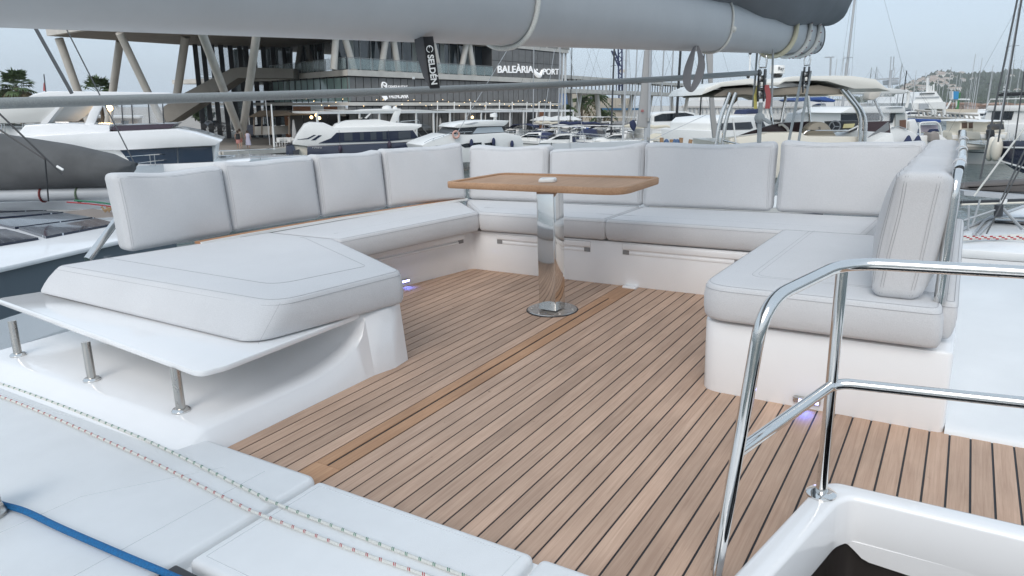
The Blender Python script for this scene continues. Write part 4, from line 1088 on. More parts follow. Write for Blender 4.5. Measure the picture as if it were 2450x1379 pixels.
# flag pole, thin mast on the plaza
pl_ = flat(66)
o = MB().tube([pl_.pt(657, 359), pl_.pt(649, 250)], [.10, .06], 10).build('flag_pole', white, None); tag(o, 'white flag pole on the quay edge left of the navy yacht', 'flag pole')
o = MB().tube([pl_.pt(646, 348), pl_.pt(635, 238)], .035, 8).build('flag_pole', mat('grey pole', (.5, .5, .5), .5), None); tag(o, 'thin grey pole behind the white flag pole', 'pole')
# people on the plaza
def person(px, py, D, lab, shirt, legs, skin, hgt=1.7, stride=.18, dress=False, hair=(.05, .03, .02)):
    c = gpt(px, D); s = hgt/1.7
    bm = bpy.data.meshes.new('person'); 
    J = [((0, 0, .95), .15), ((0, 0, 1.18), .15), ((0, 0, 1.40), .16), ((0, 0, 1.50), .055), ((0, 0, 1.58), .085), ((0, 0, 1.66), .08)]
    vs = [j[0] for j in J]; rs = [j[1] for j in J]; es = [(i, i+1) for i in range(5)]
    def add(p, r_, a): vs.append(p); rs.append(r_); es.append((a, len(vs)-1)); return len(vs)-1
    for sd in (-1, 1):
        a = add((sd*.10, 0, .90), .095, 0); k = add((sd*.10, -sd*stride*.5, .50), .07, a); f_ = add((sd*.10, -sd*stride, .08), .045, k); add((sd*.10, -sd*stride - .13, .03), .04, f_)
        h_ = add((sd*.19, 0, 1.38), .06, 2); e_ = add((sd*.24, sd*.05, 1.12), .045, h_); w_ = add((sd*.24, sd*.02 - .10, .90), .036, e_); add((sd*.23, sd*.02 - .15, .83), .04, w_)
    bm.from_pydata([V(p)*s for p in vs], es, [])
    o = bpy.data.objects.new('person', bm); COL.objects.link(o)
    o.modifiers.new('skin', 'SKIN'); o.modifiers.new('sub', 'SUBSURF').levels = 1
    for v, r_ in zip(bm.skin_vertices[0].data, rs): v.radius = (r_*s, r_*s*.8)
    bm.skin_vertices[0].data[0].use_root = True
    o.modifiers['sub'].render_levels = 1
    bm.materials.append(mat('skin', (.42, .26, .19), .6))
    o.location = c; o['_o'] = tuple(c); o.rotation_euler = (0, 0, math.atan2(FH.y, FH.x) + PI/2 + .3)
    tag(o, lab, 'person', 'people walking on the plaza')
    def dressed(name, prof, m):
        b = MB().lathe(prof, (0, 0, 0), 14)
        for i, v in enumerate(b.v): b.v[i] = V((v.x*s, v.y*s*.78, v.z*s))
        me = b.build(name, m, None); me.location = (0, 0, 0); me.data.transform(Matrix.Translation(V(me['_o']))); me.parent = o
    if dress: dressed('dress', [(.27, .35), (.24, .6), (.19, .95), (.175, 1.1), (.20, 1.35), (.12, 1.46)], shirt)
    else:
        dressed('shirt', [(.20, .88), (.20, 1.0), (.19, 1.15), (.215, 1.38), (.12, 1.46)], shirt)
        dressed('shorts', [(.20, .55), (.20, .75), (.20, .92), (.17, .96)], legs)
    dressed('hair', [(.09, 1.50), (.115, 1.58), (.115, 1.67), (.07, 1.74), (.01, 1.76)], mat('dark hair', hair, .7))
    return o
person(562, 355, 68, 'person in black top and pink shorts walking on the plaza', mat('black shirt', (.02,.02,.02), .8), mat('pink shorts', (.45, .20, .18), .8), None)
person(567, 352, 69.5, 'person in khaki shirt walking beside the black top', mat('khaki shirt', (.22, .20, .15), .8), mat('red shorts', (.40, .14, .12), .8), None, 1.8)
person(586, 355, 69, 'person in pale lilac dress walking on the plaza', mat('lilac dress', (.50, .48, .58), .8), None, None, 1.66, .14, True)
# parked car and bicycles under the building
c = gpt(498, 80); t = thing('parked_car', 'dark grey parked car under the building', 'car', c)
CP = flat(80)
tr('body', [(484, 302), (485, 297), (490, 293), (494, 289), (504, 289), (509, 293), (511, 298), (511, 303)], CP, 1.7, mat('car paint', (.10, .12, .15), .25, coat=.5), t, bev=.05)
tr('window', [(492, 293), (495, 290), (503, 290), (507, 293)], CP, .05, gdk, t, -.06)
for px in (488, 506): MB().lathe([(.01, -.1), (.3, -.1), (.3, .1), (.01, .1)], (0,0,0), 14)
for px in (488, 506):
    b = MB(); b.lathe([(.01, -.1), (.32, -.1), (.32, .1), (.01, .1)], (0,0,0), 14); cc = CP.pt(px, 302, .1)
    b.v = [cc + CP.u*v.x + V((0, 0, v.y)) + CP.n*v.z for v in b.v]; b.build('wheel', rubber, t)
for i, px in enumerate((516, 524, 533, 541)):
    pl_ = flat(79); c = pl_.pt(px, 306); t = thing('bicycle', 'parked bicycle leaning under the building', 'bicycle', V((c.x, c.y, QUAY)), 'bicycles parked under the building')
    for d in (-.5, .5): MB().tube([c + pl_.u*(d + .33*math.cos(a)) + V((0, 0, .33*math.sin(a) - .1)) for a in [2*PI*k/16 for k in range(17)]], .03, 5).build('wheel', rubber, t)
    f_ = MB(); A_, B_, C_, D_ = c - pl_.u*.5 + V((0,0,-.1)), c + pl_.u*-.1 + V((0,0,-.1)), c - pl_.u*.25 + V((0,0,.45)), c + pl_.u*.35 + V((0,0,.5))
    for a, b in ((A_, B_), (A_, C_), (B_, C_), (C_, D_), (B_, D_), (D_, c + pl_.u*.5 + V((0,0,-.1)))): f_.tube([a, b], .025, 5)
    f_.build('frame', dark, t); MB().box(C_ - V((.1,.1,-.05)), C_ + V((.1,.1,.1))).build('saddle', black, t, smooth=0)
# palms and trees
leafm = mat('palm leaf', (.075, .115, .045), .6, noise=.3, nscale=1.5)
leafm2 = mat('dry palm leaf', (.13, .10, .05), .8, noise=.2, nscale=1.5)
barkm = mat('palm bark', (.16, .12, .085), .9, noise=.25, nscale=4, bump=.6, bscale=10)
def fan_palm(c, hgt, r, lab, seed=0, feather=False, nleaf=46):
    rn = random.Random(seed); t = thing('palm_tree', lab, 'palm', c, 'palms along the quay')
    MB().tube([c, c + V((.1, .05, hgt*.5)), c + V((0, 0, hgt))], [.30, .22, .26], 10).build('trunk', barkm, t)
    mb, dry = MB(), MB(); top = c + V((0, 0, hgt))
    for k in range(nleaf):
        az = rn.uniform(0, 2*PI); el = rn.uniform(-.75, 1.35); d = V((math.cos(az)*math.cos(el), math.sin(az)*math.cos(el), math.sin(el)))
        b_ = mb if el > -.45 else dry
        side = d.cross(V((0, 0, 1))).normalized(); upv = side.cross(d)
        if not feather:
            st = top + d*r*.45*rn.uniform(.8, 1.1)
            for j in range(11):
                a = (j-5)/5*1.25; e = (d*math.cos(a) + side*math.sin(a)).normalized()
                L_ = r*.58*rn.uniform(.8, 1.1)*(1 - .25*abs(j-5)/5); tip = st + e*L_ - V((0, 0, L_*rn.uniform(.1, .4))); m_ = st + e*L_*.55
                wv = (side*math.cos(a) - d*math.sin(a))*.045*r
                b_.add([st, m_ + wv, tip, m_ - wv], [(0,1,2,3)])
            b_.tube([top, st], .02, 4)
        else:
            path = [top + d*r*s_ + V((0, 0, -r*.55*s_*s_)) for s_ in [i/7 for i in range(8)]]
            for i in range(1, 8):
                for sg in (-1, 1):
                    p = path[i]; ln = r*.33*(1 - .5*i/8)
                    tip = p + side*sg*ln + (path[i]-path[i-1])*.8 - V((0, 0, ln*.5)); b_.add([p - d*.06*r, tip, p + d*.06*r], [(0,1,2)])
            b_.tube(path, .03, 4)
    mb.build('crown', leafm, t, smooth=0)
    if dry.v: dry.build('dry_skirt', leafm2, t, smooth=0)
    return t
fan_palm(gpt(46, 92), 6.2, 2.7, 'bushy fan palm at the far left beyond the white yacht', 1, nleaf=46)
fan_palm(gpt(22, 97), 4.6, 2.0, 'smaller fan palm left of the bushy palm', 2)
fan_palm(gpt(240, 90), 5.4, 2.6, 'bushy fan palm behind the white yacht hardtop', 3, nleaf=46)
fan_palm(gpt(178, 95), 4.2, 1.9, 'small palm between the yacht and the slanted column', 4)
fan_palm(gpt(1391, 140), 4.6, 2.6, 'feather palm in front of the beige warehouse, left of the pair', 5, True, 34)
fan_palm(gpt(1427, 140), 5.4, 2.6, 'feather palm in front of the beige warehouse, right of the pair', 6, True, 34)
fan_palm(gpt(1446, 137), 2.4, 2.4, 'low feather palm by the quay in front of the warehouse', 7, True, 30)
fan_palm(gpt(1352, 108), 3.2, 2.0, 'low feather palm at the corner of the mesh facade', 8, True, 30)
def broadleaf(c, hgt, r, lab, seed=0):
    rn = random.Random(seed); t = thing('round_tree', lab, 'tree', c); mb = MB()
    MB().tube([c, c + V((0, 0, hgt*.6))], [.16, .1], 8).build('trunk', barkm, t)
    for k in range(900):
        d = V((rn.gauss(0,1), rn.gauss(0,1), rn.gauss(0,1))).normalized()*r*rn.uniform(.55, 1.05)*(1 + .15*math.sin(5*rn.random())); p = c + V((0, 0, hgt)) + V((d.x, d.y, d.z*.8))
        a = V((rn.gauss(0,1), rn.gauss(0,1), rn.gauss(0,1))).normalized()*.22; b = V((rn.gauss(0,1), rn.gauss(0,1), rn.gauss(0,1))).normalized()*.2
        mb.add([p - a, p + b, p + a, p - b], [(0,1,2,3)])
    mb.build('crown', leafm, t, smooth=0)
broadleaf(gpt(483, 96), 2.9, 1.2, 'small round tree beside the glass tower', 3)
# low harbour building and street lamps at the left
LB = Plane(120, 96, 330, 100)
t = thing('low_building', 'low beige building lit by warm lamps behind the white yacht', 'building', LB.at(0, QUAY))
tr('wall', [(100, 283), (330, 283), (330, 330), (100, 330)], LB, 8, mat('beige render', (.42, .34, .26), .85, noise=.05, nscale=1), t)
tr('roof', [(96, 277), (334, 279), (334, 283.5), (96, 282.5)], LB, 9, white, t, -.6)
for k in range(6): tr('window', [(120+34*k, 289), (138+34*k, 289), (138+34*k, 300), (120+34*k, 300)], LB, .1, gdk, t, -.05)
for px, py, D, lab in ((262, 259, 40, 'lit street lamp seen through the yacht windscreen'), (151, 264, 60, 'lit street lamp left of the yacht pillar')):
    c = P(px, py, D); t = thing('street_lamp', lab, 'lamp', V((c.x, c.y, WATER if D < 50 else QUAY)))
    MB().tube([V((c.x, c.y, QUAY)), c - V((0, 0, .15))], .06, 8).build('pole', alu, t); MB().ball(c, .17 if D < 50 else .2, 8).build('globe', mat('lamp globe', (1, .8, .5), .4, emit=(1, .62, .24), estr=6), t)
    l = bpy.data.lights.new('lamp_light', 'POINT'); l.energy = 25; l.color = (1, .65, .32); l.shadow_soft_size = .3; lo = link('lamp_light', l, t, V(t['_o'])); lo.location = c - V(t['_o']) - FH*.5

# ------------------------------------------------------------------ elevated walkway, warehouses, crane
WK = Plane(1340, 108, 1690, 165)
t = thing('raised_walkway', 'long raised concrete walkway on slanted legs behind the masts', 'walkway', WK.at(0, QUAY))
zt, zb_ = WK.pt(1345, 183.5).z, WK.pt(1345, 217).z
L2 = WK.len*1.02
MB().extr([WK.at(0, zt-.25, 0), WK.at(L2, zt-.25, 0), WK.at(L2, zt+.25, 0), WK.at(0, zt+.25, 0)], WK.n*4).build('roof_beam', conc, t, smooth=0)
MB().extr([WK.at(0, zb_-.3, 0), WK.at(L2, zb_-.3, 0), WK.at(L2, zb_+.3, 0), WK.at(0, zb_+.3, 0)], WK.n*4).build('floor_beam', conc, t, smooth=0)
ks = 52
for i in range(ks+1):
    u = L2*i/ks; MB().bar(WK.at(u, zb_+.3, .2), WK.at(u, zt-.25, .2), .12 if i % 6 else .5, .12).build('slat', dark if i % 6 else conc, t, smooth=0)
for px, s_ in ((1382, 1), (1408, -1), (1447, 1), (1508, 1), (1530, -1), (1575, -1), (1622, 1), (1660, -1)):
    u = WK.U(px); MB().tube([WK.at(u + s_*1.6, QUAY, 1.5), WK.at(u, zb_-.2, 1.5)], .38, 10).build('slanted_leg', conc, t)
beige = mat('beige cladding', (.56, .50, .41), .8, noise=.05, nscale=.5)
W1 = Plane(1362, 150, 1520, 160)
t = thing('warehouse', 'beige boatyard warehouse with lettering on its gable', 'warehouse', W1.at(0, QUAY))
tr('gable_wall', [(1365, 217), (1429, 217), (1429, 290), (1365, 290)], W1, 20, beige, t)
tr('side_wall', [(1429.3, 234), (1514, 236), (1514, 290), (1429.3, 290)], W1, 20, beige, t, .5)
tr('blue_base', [(1440, 259), (1530, 259), (1530, 264), (1440, 264)], W1, .3, mat('blue band', (.05, .16, .30), .6), t, .1)
for a, b in ((1411, 1416), (1417, 1423)): tr('window', [(a, 232), (b, 232), (b, 242), (a, 242)], W1, .1, gdk, t, -.06)
for a, b in ((1457, 1466), (1480, 1490), (1500, 1508)): tr('vent', [(a, 250), (b, 250), (b, 252.5), (a, 252.5)], W1, .1, conc, t, .4)
fit_text('lettering', 'VARADEROPORTDENIA', W1, 1381, 1427, 223.5, 230, mat('dark lettering', (.12, .11, .10), .7), t, -.08, .03)
t2 = tr('blue_wall', [(1341, 214), (1362, 216), (1362, 262), (1341, 262)], Plane(1335, 148, 1370, 150), 8, mat('blue cladding', (.07, .16, .36), .6), None); tag(t2, 'blue clad building between the facade and the warehouse', 'building')
W2 = Plane(1620, 175, 2010, 185)
t = thing('warehouse', 'long white warehouse with ribbed wall behind the flybridge yacht', 'warehouse', W2.at(0, QUAY))
tr('wall', [(1636, 254), (2040, 256), (2040, 285), (1636, 285)], W2, 20, white, t)
MB().extr([W2.pt(1630, 254, -.5), W2.pt(1655, 240, 4), W2.pt(2030, 241, 4), W2.pt(2050, 256, -.5)], (0, 0, -.4)).build('roof', mat('roof sheet', (.55, .53, .50), .6), t, smooth=0)
for k in range(40): tr('rib', [(1640+10*k, 257), (1643+10*k, 257), (1643+10*k, 271), (1640+10*k, 271)], W2, .2, alu, t, -.25)
tr('raised_bay', [(1672, 232), (1745, 231), (1745, 242), (1672, 243)], W2, 6, white, t, 4)
CRP = flat(190); t = thing('harbour_crane', 'dark blue lattice harbour crane behind the walkway', 'crane', gpt(1484, 190))
crm = mat('crane blue', (.03, .04, .10), .5)
for a, b in (((1479, 108), (1481, 245)), ((1488, 108), (1488, 245)), ((1470, 122), (1484, 158)), ((1463, 122), (1480, 160))): MB().tube([CRP.pt(*a), CRP.pt(*b)], .22, 5).build('chord', crm, t)
for k in range(13): MB().tube([CRP.pt(1479.5 + (k % 2)*8.5, 112+10*k), CRP.pt(1488 - (k % 2)*8.5, 122+10*k)], .13, 5).build('brace', crm, t)
for k in range(5): MB().tube([CRP.pt(1463.5+3.2*k, 123+7*k), CRP.pt(1473+2.6*k, 127+7*k)], .12, 5).build('brace', crm, t)
tr('cab', [(1481, 166), (1500, 167), (1500, 173), (1482, 173)], CRP, 2, conc, t)
# ================================================================== boats
def hullmesh(L, B, hb, hs, T, fine=2.2, rake=.12, keel=-.35, flare=.88, n=14):
    """bow along +x, waterline at z=0; returns rings for hull and the deck outline"""
    rings = []; sheer = []
    for i in range(n+1):
        s = i/n; b = B/2*(1 - s**fine)*(.90 + .10*min(1, s*4)); b = max(b, .02)
        z = hs + (hb - hs)*s*s; x = -L/2 + L*s
        xs = x + rake*L*s*s*.5; xw = x - rake*L*.3*s**3
        ring = [V((xw, 0, keel*(1-s*.6))), V((xw, b*.55*(1-s*.2), keel*.55)), V((xw, b*flare*(1-s*.25), .08)), V(((xs+xw)/2, b*.97, z*.6)), V((xs, b, z))]
        ring = ring + [V((p.x, -p.y, p.z)) for p in ring[::-1][:-1]]
        rings.append([T @ p for p in ring]); sheer.append((xs, b, z))
    return rings, sheer
def boatT(px, D, hd, z=WATER):
    c = gpt(px, D, z); d = Matrix.Rotation(R(hd), 3, 'Z') @ FH
    M_ = Matrix((d, V((0,0,1)).cross(d), V((0,0,1)))).transposed().to_4x4(); M_.translation = c; return M_
def tbox(T, a, b): 
    m = MB().box(a, b); m.v = [T @ v for v in m.v]; return m
def tpoly(T, prof, w0, w1=None, taper=1):
    """side profile (x,z) given a width; upper points may be narrowed"""
    w1 = w0 if w1 is None else w1; zs = [z for _, z in prof]; z0, z1 = min(zs), max(zs)
    def wd(z): return (w0 + (w1-w0)*(z-z0)/max(1e-6, z1-z0))/2
    a = [T @ V((x, wd(z), z)) for x, z in prof]; b = [T @ V((x, -wd(z), z)) for x, z in prof]; n = len(prof)
    return MB().add(a + b, [tuple(range(n)), tuple(range(n, 2*n))[::-1]] + [(i, i+n, (i+1)%n+n, (i+1)%n) for i in range(n)])
def hull_parts(t, T, L, B, hb, hs, m, stripe=None, deckm=white, **k):
    rings, sheer = hullmesh(L, B, hb, hs, T, **k)
    MB().loft(rings, closed=True, caps=True).build('hull', m, t, smooth=40)
    d = MB(); n = len(sheer)
    d.add([T @ V((x, b, z+.012)) for x, b, z in sheer] + [T @ V((x, -b, z+.012)) for x, b, z in sheer], [(i, i+1, i+1+n, i+n) for i in range(n-1)]); d.build('deck', deckm, t, smooth=0)
    if stripe:
        for sg in (-1, 1): MB().tube([T @ V((x*.995, sg*(b*.985), z*.82)) for x, b, z in sheer], .035, 4).build('rub_rail', stripe, t)
    return sheer
def railing(t, T, sheer, h=.6, m=steel, i0=6):
    for sg in (-1, 1):
        top = [T @ V((x, sg*b*.93, z + h)) for x, b, z in sheer[i0:]]
        MB().tube(top, .016, 5).build('bow_rail', m, t)
        for (x, b, z) in sheer[i0::2]: MB().tube([T @ V((x, sg*b*.93, z)), T @ V((x, sg*b*.93, z+h))], .014, 5).build('stanchion', m, t)
def motorboat(px, D, hd, L, lab, hullm=white, top='hard', canvas=navycloth, B=None, name='motor_boat', grp='small motor boats in the marina', hb=None, outboard=False):
    B = B or L*.34; hb = hb or .16*L; T = boatT(px, D, hd)
    t = thing(name, lab, 'boat', T.translation, grp)
    sh = hull_parts(t, T, L, B, hb, hb*.75, hullm, stripe=dark)
    z = hb*.80
    cab = [(-.10*L, z), (.30*L, z+.05), (.20*L, z+.32), (.06*L, z+.85), (-.10*L, z+.92)]
    tpoly(T, cab, B*.72, B*.58).build('cabin', white, t, bev=.03, smooth=40)
    for sg in (-1, 1):
        q = [T @ V((x, sg*B*.343, zz)) for x, zz in ((-.07*L, z+.42), (.15*L, z+.40), (.055*L, z+.74), (-.07*L, z+.80))]
        MB().extr(q, (T.to_3x3() @ V((0, sg*.03, 0)))).build('side_window', glassd, t, smooth=0)
    q = [T @ V((x, y, zz)) for x, y, zz in ((.195*L, -B*.26, z+.36), (.195*L, B*.26, z+.36), (.08*L, B*.24, z+.80), (.08*L, -B*.24, z+.80))]
    MB().extr(q, T.to_3x3() @ V((.03, 0, .05))).build('windscreen', glassd, t, smooth=0)
    if top == 'hard':
        tpoly(T, [(-.24*L, z+1.62), (.10*L, z+1.66), (.14*L, z+1.60), (-.24*L, z+1.54)], B*.66).build('hard_top', white, t, bev=.02)
        for x in (-.22*L, .05*L):
            for sg in (-1, 1): MB().tube([T @ V((x + .03*L, sg*B*.29, z+.5)), T @ V((x, sg*B*.3, z+1.58))], .03, 6).build('top_post', steel, t)
    elif top == 'canvas':
        prof = [(-.34*L, z+1.0), (-.34*L, z+1.25), (-.20*L, z+1.5), (-.03*L, z+1.42), (.06*L, z+.95), (-.03*L, z+1.36), (-.20*L, z+1.44), (-.32*L, z+1.2)]
        tpoly(T, prof, B*.74).build('canvas_top', canvas, t, smooth=40)
        for sg in (-1, 1): MB().tube([T @ V((-.34*L, sg*B*.36, hb*.75)), T @ V((-.20*L, sg*B*.36, z+1.47)), T @ V((-.02*L, sg*B*.36, z+.9))], .018, 5).build('canvas_bow', steel, t)
    elif top == 'cover':
        tpoly(T, [(-.48*L, hb*.75), (-.47*L, z+.35), (-.30*L, z+.55), (-.05*L, z+.98), (.06*L, z+.90), (.10*L, z+.5)], B*.86, B*.5).build('cockpit_cover', canvas, t, bev=.04, smooth=50)
    railing(t, T, sh)
    if outboard:
        tpoly(T, [(-.5*L-.45, .05), (-.5*L-.05, .0), (-.5*L-.02, 1.0), (-.5*L-.15, 1.2), (-.5*L-.45, 1.1), (-.5*L-.5, .6)], .42).build('outboard_engine', black, t, bev=.05, smooth=50)
    for k in (-.2, .1):
        c = T @ V((k*L, -B*.52, .35)); MB().ball(c, .13, 8, (1, 1, 2.2)).build('fender', navycloth if k < 0 else white, t)
    return t
def rig(t, T, x, h, z0, r=.085, m=mastm, spread=(.45, .72), sw=1.1, boom=None, cover=navycloth, stays=True, L=10, B=3):
    MB().tube([T @ V((x, 0, z0)), T @ V((x-.02*h*.2, 0, h))], [r, r*.7], 8).build('mast', m, t)
    for s_ in spread: MB().tube([T @ V((x, -sw, h*s_)), T @ V((x+.05, 0, h*s_+.06)), T @ V((x, sw, h*s_))], .025, 5).build('spreader', m, t)
    if boom:
        MB().tube([T @ V((x, 0, z0+1.15)), T @ V((x-boom, 0, z0+1.05))], .07, 8).build('boom', m, t)
        MB().tube([T @ V((x-.1-(boom-.2)*k/8, .0, z0+1.32+.06*math.sin(k*2.1))) for k in range(9)], [.08, .16, .17, .16, .15, .13, .12, .10, .05], 10, sq=1.15).build('sail_cover', cover, t)
    if stays:
        w_ = MB()
        for a, b in (((L*.5, 0, z0*.9), (x, 0, h*.97)), ((-L*.49, 0, z0*.8), (x, 0, h*.99))): MB().tube([T @ V(a), T @ V(b)], .008, 4).build('stay', wirem, t)
        for sg in (-1, 1): MB().tube([T @ V((x-.1, sg*B*.48, z0*.8)), T @ V((x, sg*sw, h*spread[0])), T @ V((x, 0, h*.95))], .007, 4).build('shroud', wirem, t)
def sailboat(px, D, hd, L, h, lab, hullm=white, cover=navycloth, mastmat=mastm, r=.085, name='sailing_yacht', grp='sailing yachts moored in the marina', boom=True, z0=None):
    B = L*.31; T = boatT(px, D, hd); t = thing(name, lab, 'sailing boat', T.translation, grp)
    sh = hull_parts(t, T, L, B, .13*L, .10*L, hullm, stripe=navy, fine=2.0, rake=.10)
    z = .115*L
    tpoly(T, [(-.18*L, z), (.26*L, z), (.20*L, z+.28), (-.05*L, z+.46), (-.18*L, z+.50)], B*.62, B*.5).build('cabin', white, t, bev=.03, smooth=40)
    for sg in (-1, 1): MB().extr([T @ V((x, sg*B*.295, zz)) for x, zz in ((-.12*L, z+.16), (.17*L, z+.14), (.15*L, z+.27), (-.12*L, z+.34))], T.to_3x3() @ V((0, sg*.03, 0))).build('cabin_window', glassd, t, smooth=0)
    tpoly(T, [(-.30*L, z+.2), (-.28*L, z+.95), (-.17*L, z+1.05), (-.08*L, z+.48), (-.18*L, z+.48)], B*.6, B*.5).build('spray_hood', cover, t, bev=.03, smooth=50)
    rig(t, T, .08*L, h, z+.3, r, mastmat, boom=(.40*L if boom else None), cover=cover, L=L, B=B)
    railing(t, T, sh, .6, steel, 1)
    return t

# ------------------------------------------------------------------ neighbour catamaran on the left
RT = -.35
def roofpx(pts, z): return [PZ(x, y, z) for x, y in pts]
t = thing('catamaran', 'white neighbouring catamaran with solar panels left of our yacht', 'catamaran', PZ(60, 600, -.8))
q = [PZ(-700, 815, RT), PZ(0, 640, RT), PZ(292, 573, RT), PZ(420, 545, RT), PZ(420, 500, RT), PZ(250, 492, RT), PZ(-700, 500, RT)]
MB().prism([(p.x, p.y) for p in q], RT-.06, RT).build('coach_roof', gel, t, bev=.02)
e0 = [(p.x, p.y) for p in q[:4]]
mb = MB(); sidev = V((-.05, 0, 0))
cyl = [V((x, y, 0)) for x, y in e0]
inn = [p + (V((q[5].x, q[5].y, 0)) - V((q[2].x, q[2].y, 0))).normalized()*.10 for p in cyl]
mb.loft([[V((p.x, p.y, RT-.06)) for p in inn], [V((p.x, p.y, RT-.55)) for p in inn]], closed=False, caps=False)
mb.build('cabin_window', mat('smoked window', (.13, .16, .185), .35), t, smooth=0)
mb = MB(); mb.loft([[V((p.x, p.y, RT-.55)) for p in inn], [V((p.x, p.y, -1.2)) for p in cyl], [V((p.x, p.y, WATER+.2)) for p in cyl]], closed=False, caps=False); mb.build('topside', gel, t, smooth=0)
def solarmat():
    m = bpy.data.materials.new('solar cells'); m.use_nodes = True; tt = m.node_tree; b = tt.nodes['Principled BSDF']; L = tt.links.new
    b.inputs['Roughness'].default_value = .2; b.inputs['Coat Weight'].default_value = .4
    tc = tt.nodes.new('ShaderNodeTexCoord'); mp = tt.nodes.new('ShaderNodeMapping'); mp.inputs['Scale'].default_value = (9, 9, 0); mp.inputs['Rotation'].default_value = (0, 0, R(14)); L(tc.outputs['Object'], mp.inputs[0])
    vo = tt.nodes.new('ShaderNodeTexVoronoi'); vo.inputs['Randomness'].default_value = 0; vo.inputs['Scale'].default_value = 1; L(mp.outputs[0], vo.inputs['Vector'])
    cr_ = tt.nodes.new('ShaderNodeValToRGB'); cr_.color_ramp.elements[0].position = .08; cr_.color_ramp.elements[0].color = (.5, .55, .6, 1); cr_.color_ramp.elements[1].position = .11; cr_.color_ramp.elements[1].color = (.018, .025, .045, 1)
    L(vo.outputs['Distance'], cr_.inputs[0]); L(cr_.outputs[0], b.inputs['Base Color']); return m
sm_ = solarmat()
for pts in ([(45, 547), (110, 568), (276, 536), (230, 524)], [(-60, 549), (-120, 605), (92, 571), (14, 550)], [(-30, 531), (36, 546), (228, 521), (160, 511)], [(-60, 514), (-60, 526), (152, 509.5), (118, 506)], [(-60, 504), (-60, 510), (112, 504.5), (60, 501.5)]):
    w3 = [PZ(x, y, RT+.02) for x, y in pts]; MB().extr([p + V((0, 0, .012)) for p in w3], (0, 0, -.03)).build('solar_panel', sm_, t, smooth=0)
tr('deck_cover', [(150, 508), (220, 500), (272, 509), (272, 520), (232, 522), (165, 511)], flat(10.2), .03, mat('taupe cover', (.30, .27, .25), .8), t)
BP = flat(10.6)
tr('cockpit_side', [(-60, 486), (280, 478), (285, 500), (-60, 506)], BP, 1.5, gel, t, .4)
MB().tube([BP.pt(-200, 470, 0), BP.pt(0, 468, 0), BP.pt(285, 462, 0)], .098, 16).build('boom', alu, t)
# sail bag of the neighbour
mb = []; 
for i in range(22):
    px = -160 + 480*i/21
    top = 318 + (0 if px < 0 else px*.155 + max(0, px-180)*.08); bot = 455 - max(0, px)*.03 - max(0, px-290)*1.0
    a, b = BP.pt(px, top), BP.pt(px, bot); c = (a+b)/2; hh = (a-b).length/2; n = 20; ring = []
    sc = 1 if i < 20 else (.8 if i == 20 else .45)
    for k in range(n):
        an = 2*PI*k/n; f = 1 + .04*math.sin(5*an + i*.9) + .03*math.sin(2.3*i + 2*an)
        ring.append(c + V((0, 0, hh*math.sin(an)*sc)) + BP.n*(.26*sc*f*math.cos(an)) + BP.u*(.02*math.sin(an*3)))
    mb.append(ring)
MB().loft(mb).build('sail_bag', mat('charcoal canvas', (.10, .103, .105), .9, noise=.22, nscale=2.5, bump=.9, bscale=2.6), t, smooth=80)
for px, m in ((104, mat('red webbing', (.16, .03, .03), .8)), (190, mat('green webbing', (.10, .14, .09), .8))):
    MB().tube([BP.pt(px, 466) + V((0, 0, .105*math.sin(a))) + BP.n*(.105*math.cos(a)) for a in [2*PI*k/16 for k in range(17)]], .016, 6).build('boom_tie', m, t)
MB().tube(smoothpath([BP.pt(178, 480, -.3), BP.pt(230, 484, -.35), BP.pt(275, 490, -.3)]), .012, 6).build('green_line', ropegrn, t)
MB().tube(smoothpath([BP.pt(160, 484, -.3), BP.pt(220, 489, -.35), BP.pt(275, 496, -.3)]), .009, 6).build('red_line', ropered, t)
for k in range(5): MB().tube([BP.pt(243+6*k, 495 + 8*(k % 2), -.5), BP.pt(252+5*k, 507 - 6*(k % 2), -.5), BP.pt(262+2*k, 498, -.5)], .015, 6).build('coiled_line', mat('tan rope', (.33, .22, .12), .8), t)
NR = flat(9.5)
for a, b, r, m in (((-40, 235), (150, 418), .012, black), ((-40, 285), (108, 382), .012, black), ((108, 382), (116, 482), .010, black), ((160, 72), (320, 388), .008, wirem), ((84, 66), (172, 224), .022, wirem)):
    MB().tube([NR.pt(*a), NR.pt(*b)], r, 6).build('rig_line', m, t)
MB().tube([NR.pt(136, 398, -.01), NR.pt(151, 407, -.01)], .016, 6).build('line_eye', white, t)

# ------------------------------------------------------------------ white flybridge yacht behind it
Y1 = Plane(-100, 27, 540, 30)
t = thing('flybridge_yacht', 'large white flybridge motor yacht behind the left catamaran', 'yacht', Y1.at(0, WATER))
tr('fly_deck', [(-60, 338), (38, 328), (150, 321), (420, 309), (465, 318), (531, 338), (516, 349), (290, 360), (-60, 356)], Y1, 4.2, gel, t, 0, .05)
tr('fly_side', [(40, 322), (60, 300), (150, 296), (262, 300), (262, 318), (60, 326)], Y1, 3.2, gel, t, .5, .03)
tr('saloon_side', [(-60, 356), (292, 360), (516, 349), (512, 388), (300, 397), (-60, 400)], Y1, 4, white, t, .25)
for poly in ([(286, 359), (423, 354), (424, 391), (318, 395)], [(426, 354), (507, 350.5), (510, 387), (427, 391)]): tr('saloon_window', poly, Y1, .1, mat('blue glass', (.012, .028, .055), .06, spec=.8), t, .16)
tr('hull', [(-60, 398), (300, 395), (420, 392), (560, 386), (600, 384), (560, 440), (-60, 470)], Y1, 4.4, gel, t, .1, .05)
tr('hard_top', [(60, 236), (82, 225), (116, 219), (220, 219), (400, 222), (448, 228), (400, 232), (190, 235), (116, 237)], Y1, 3.0, gel, t, .6, .03)
tr('pillar', [(195, 317), (216, 317), (247, 250), (248, 234), (235, 234), (214, 268)], Y1, .22, gel, t, .7, .03)
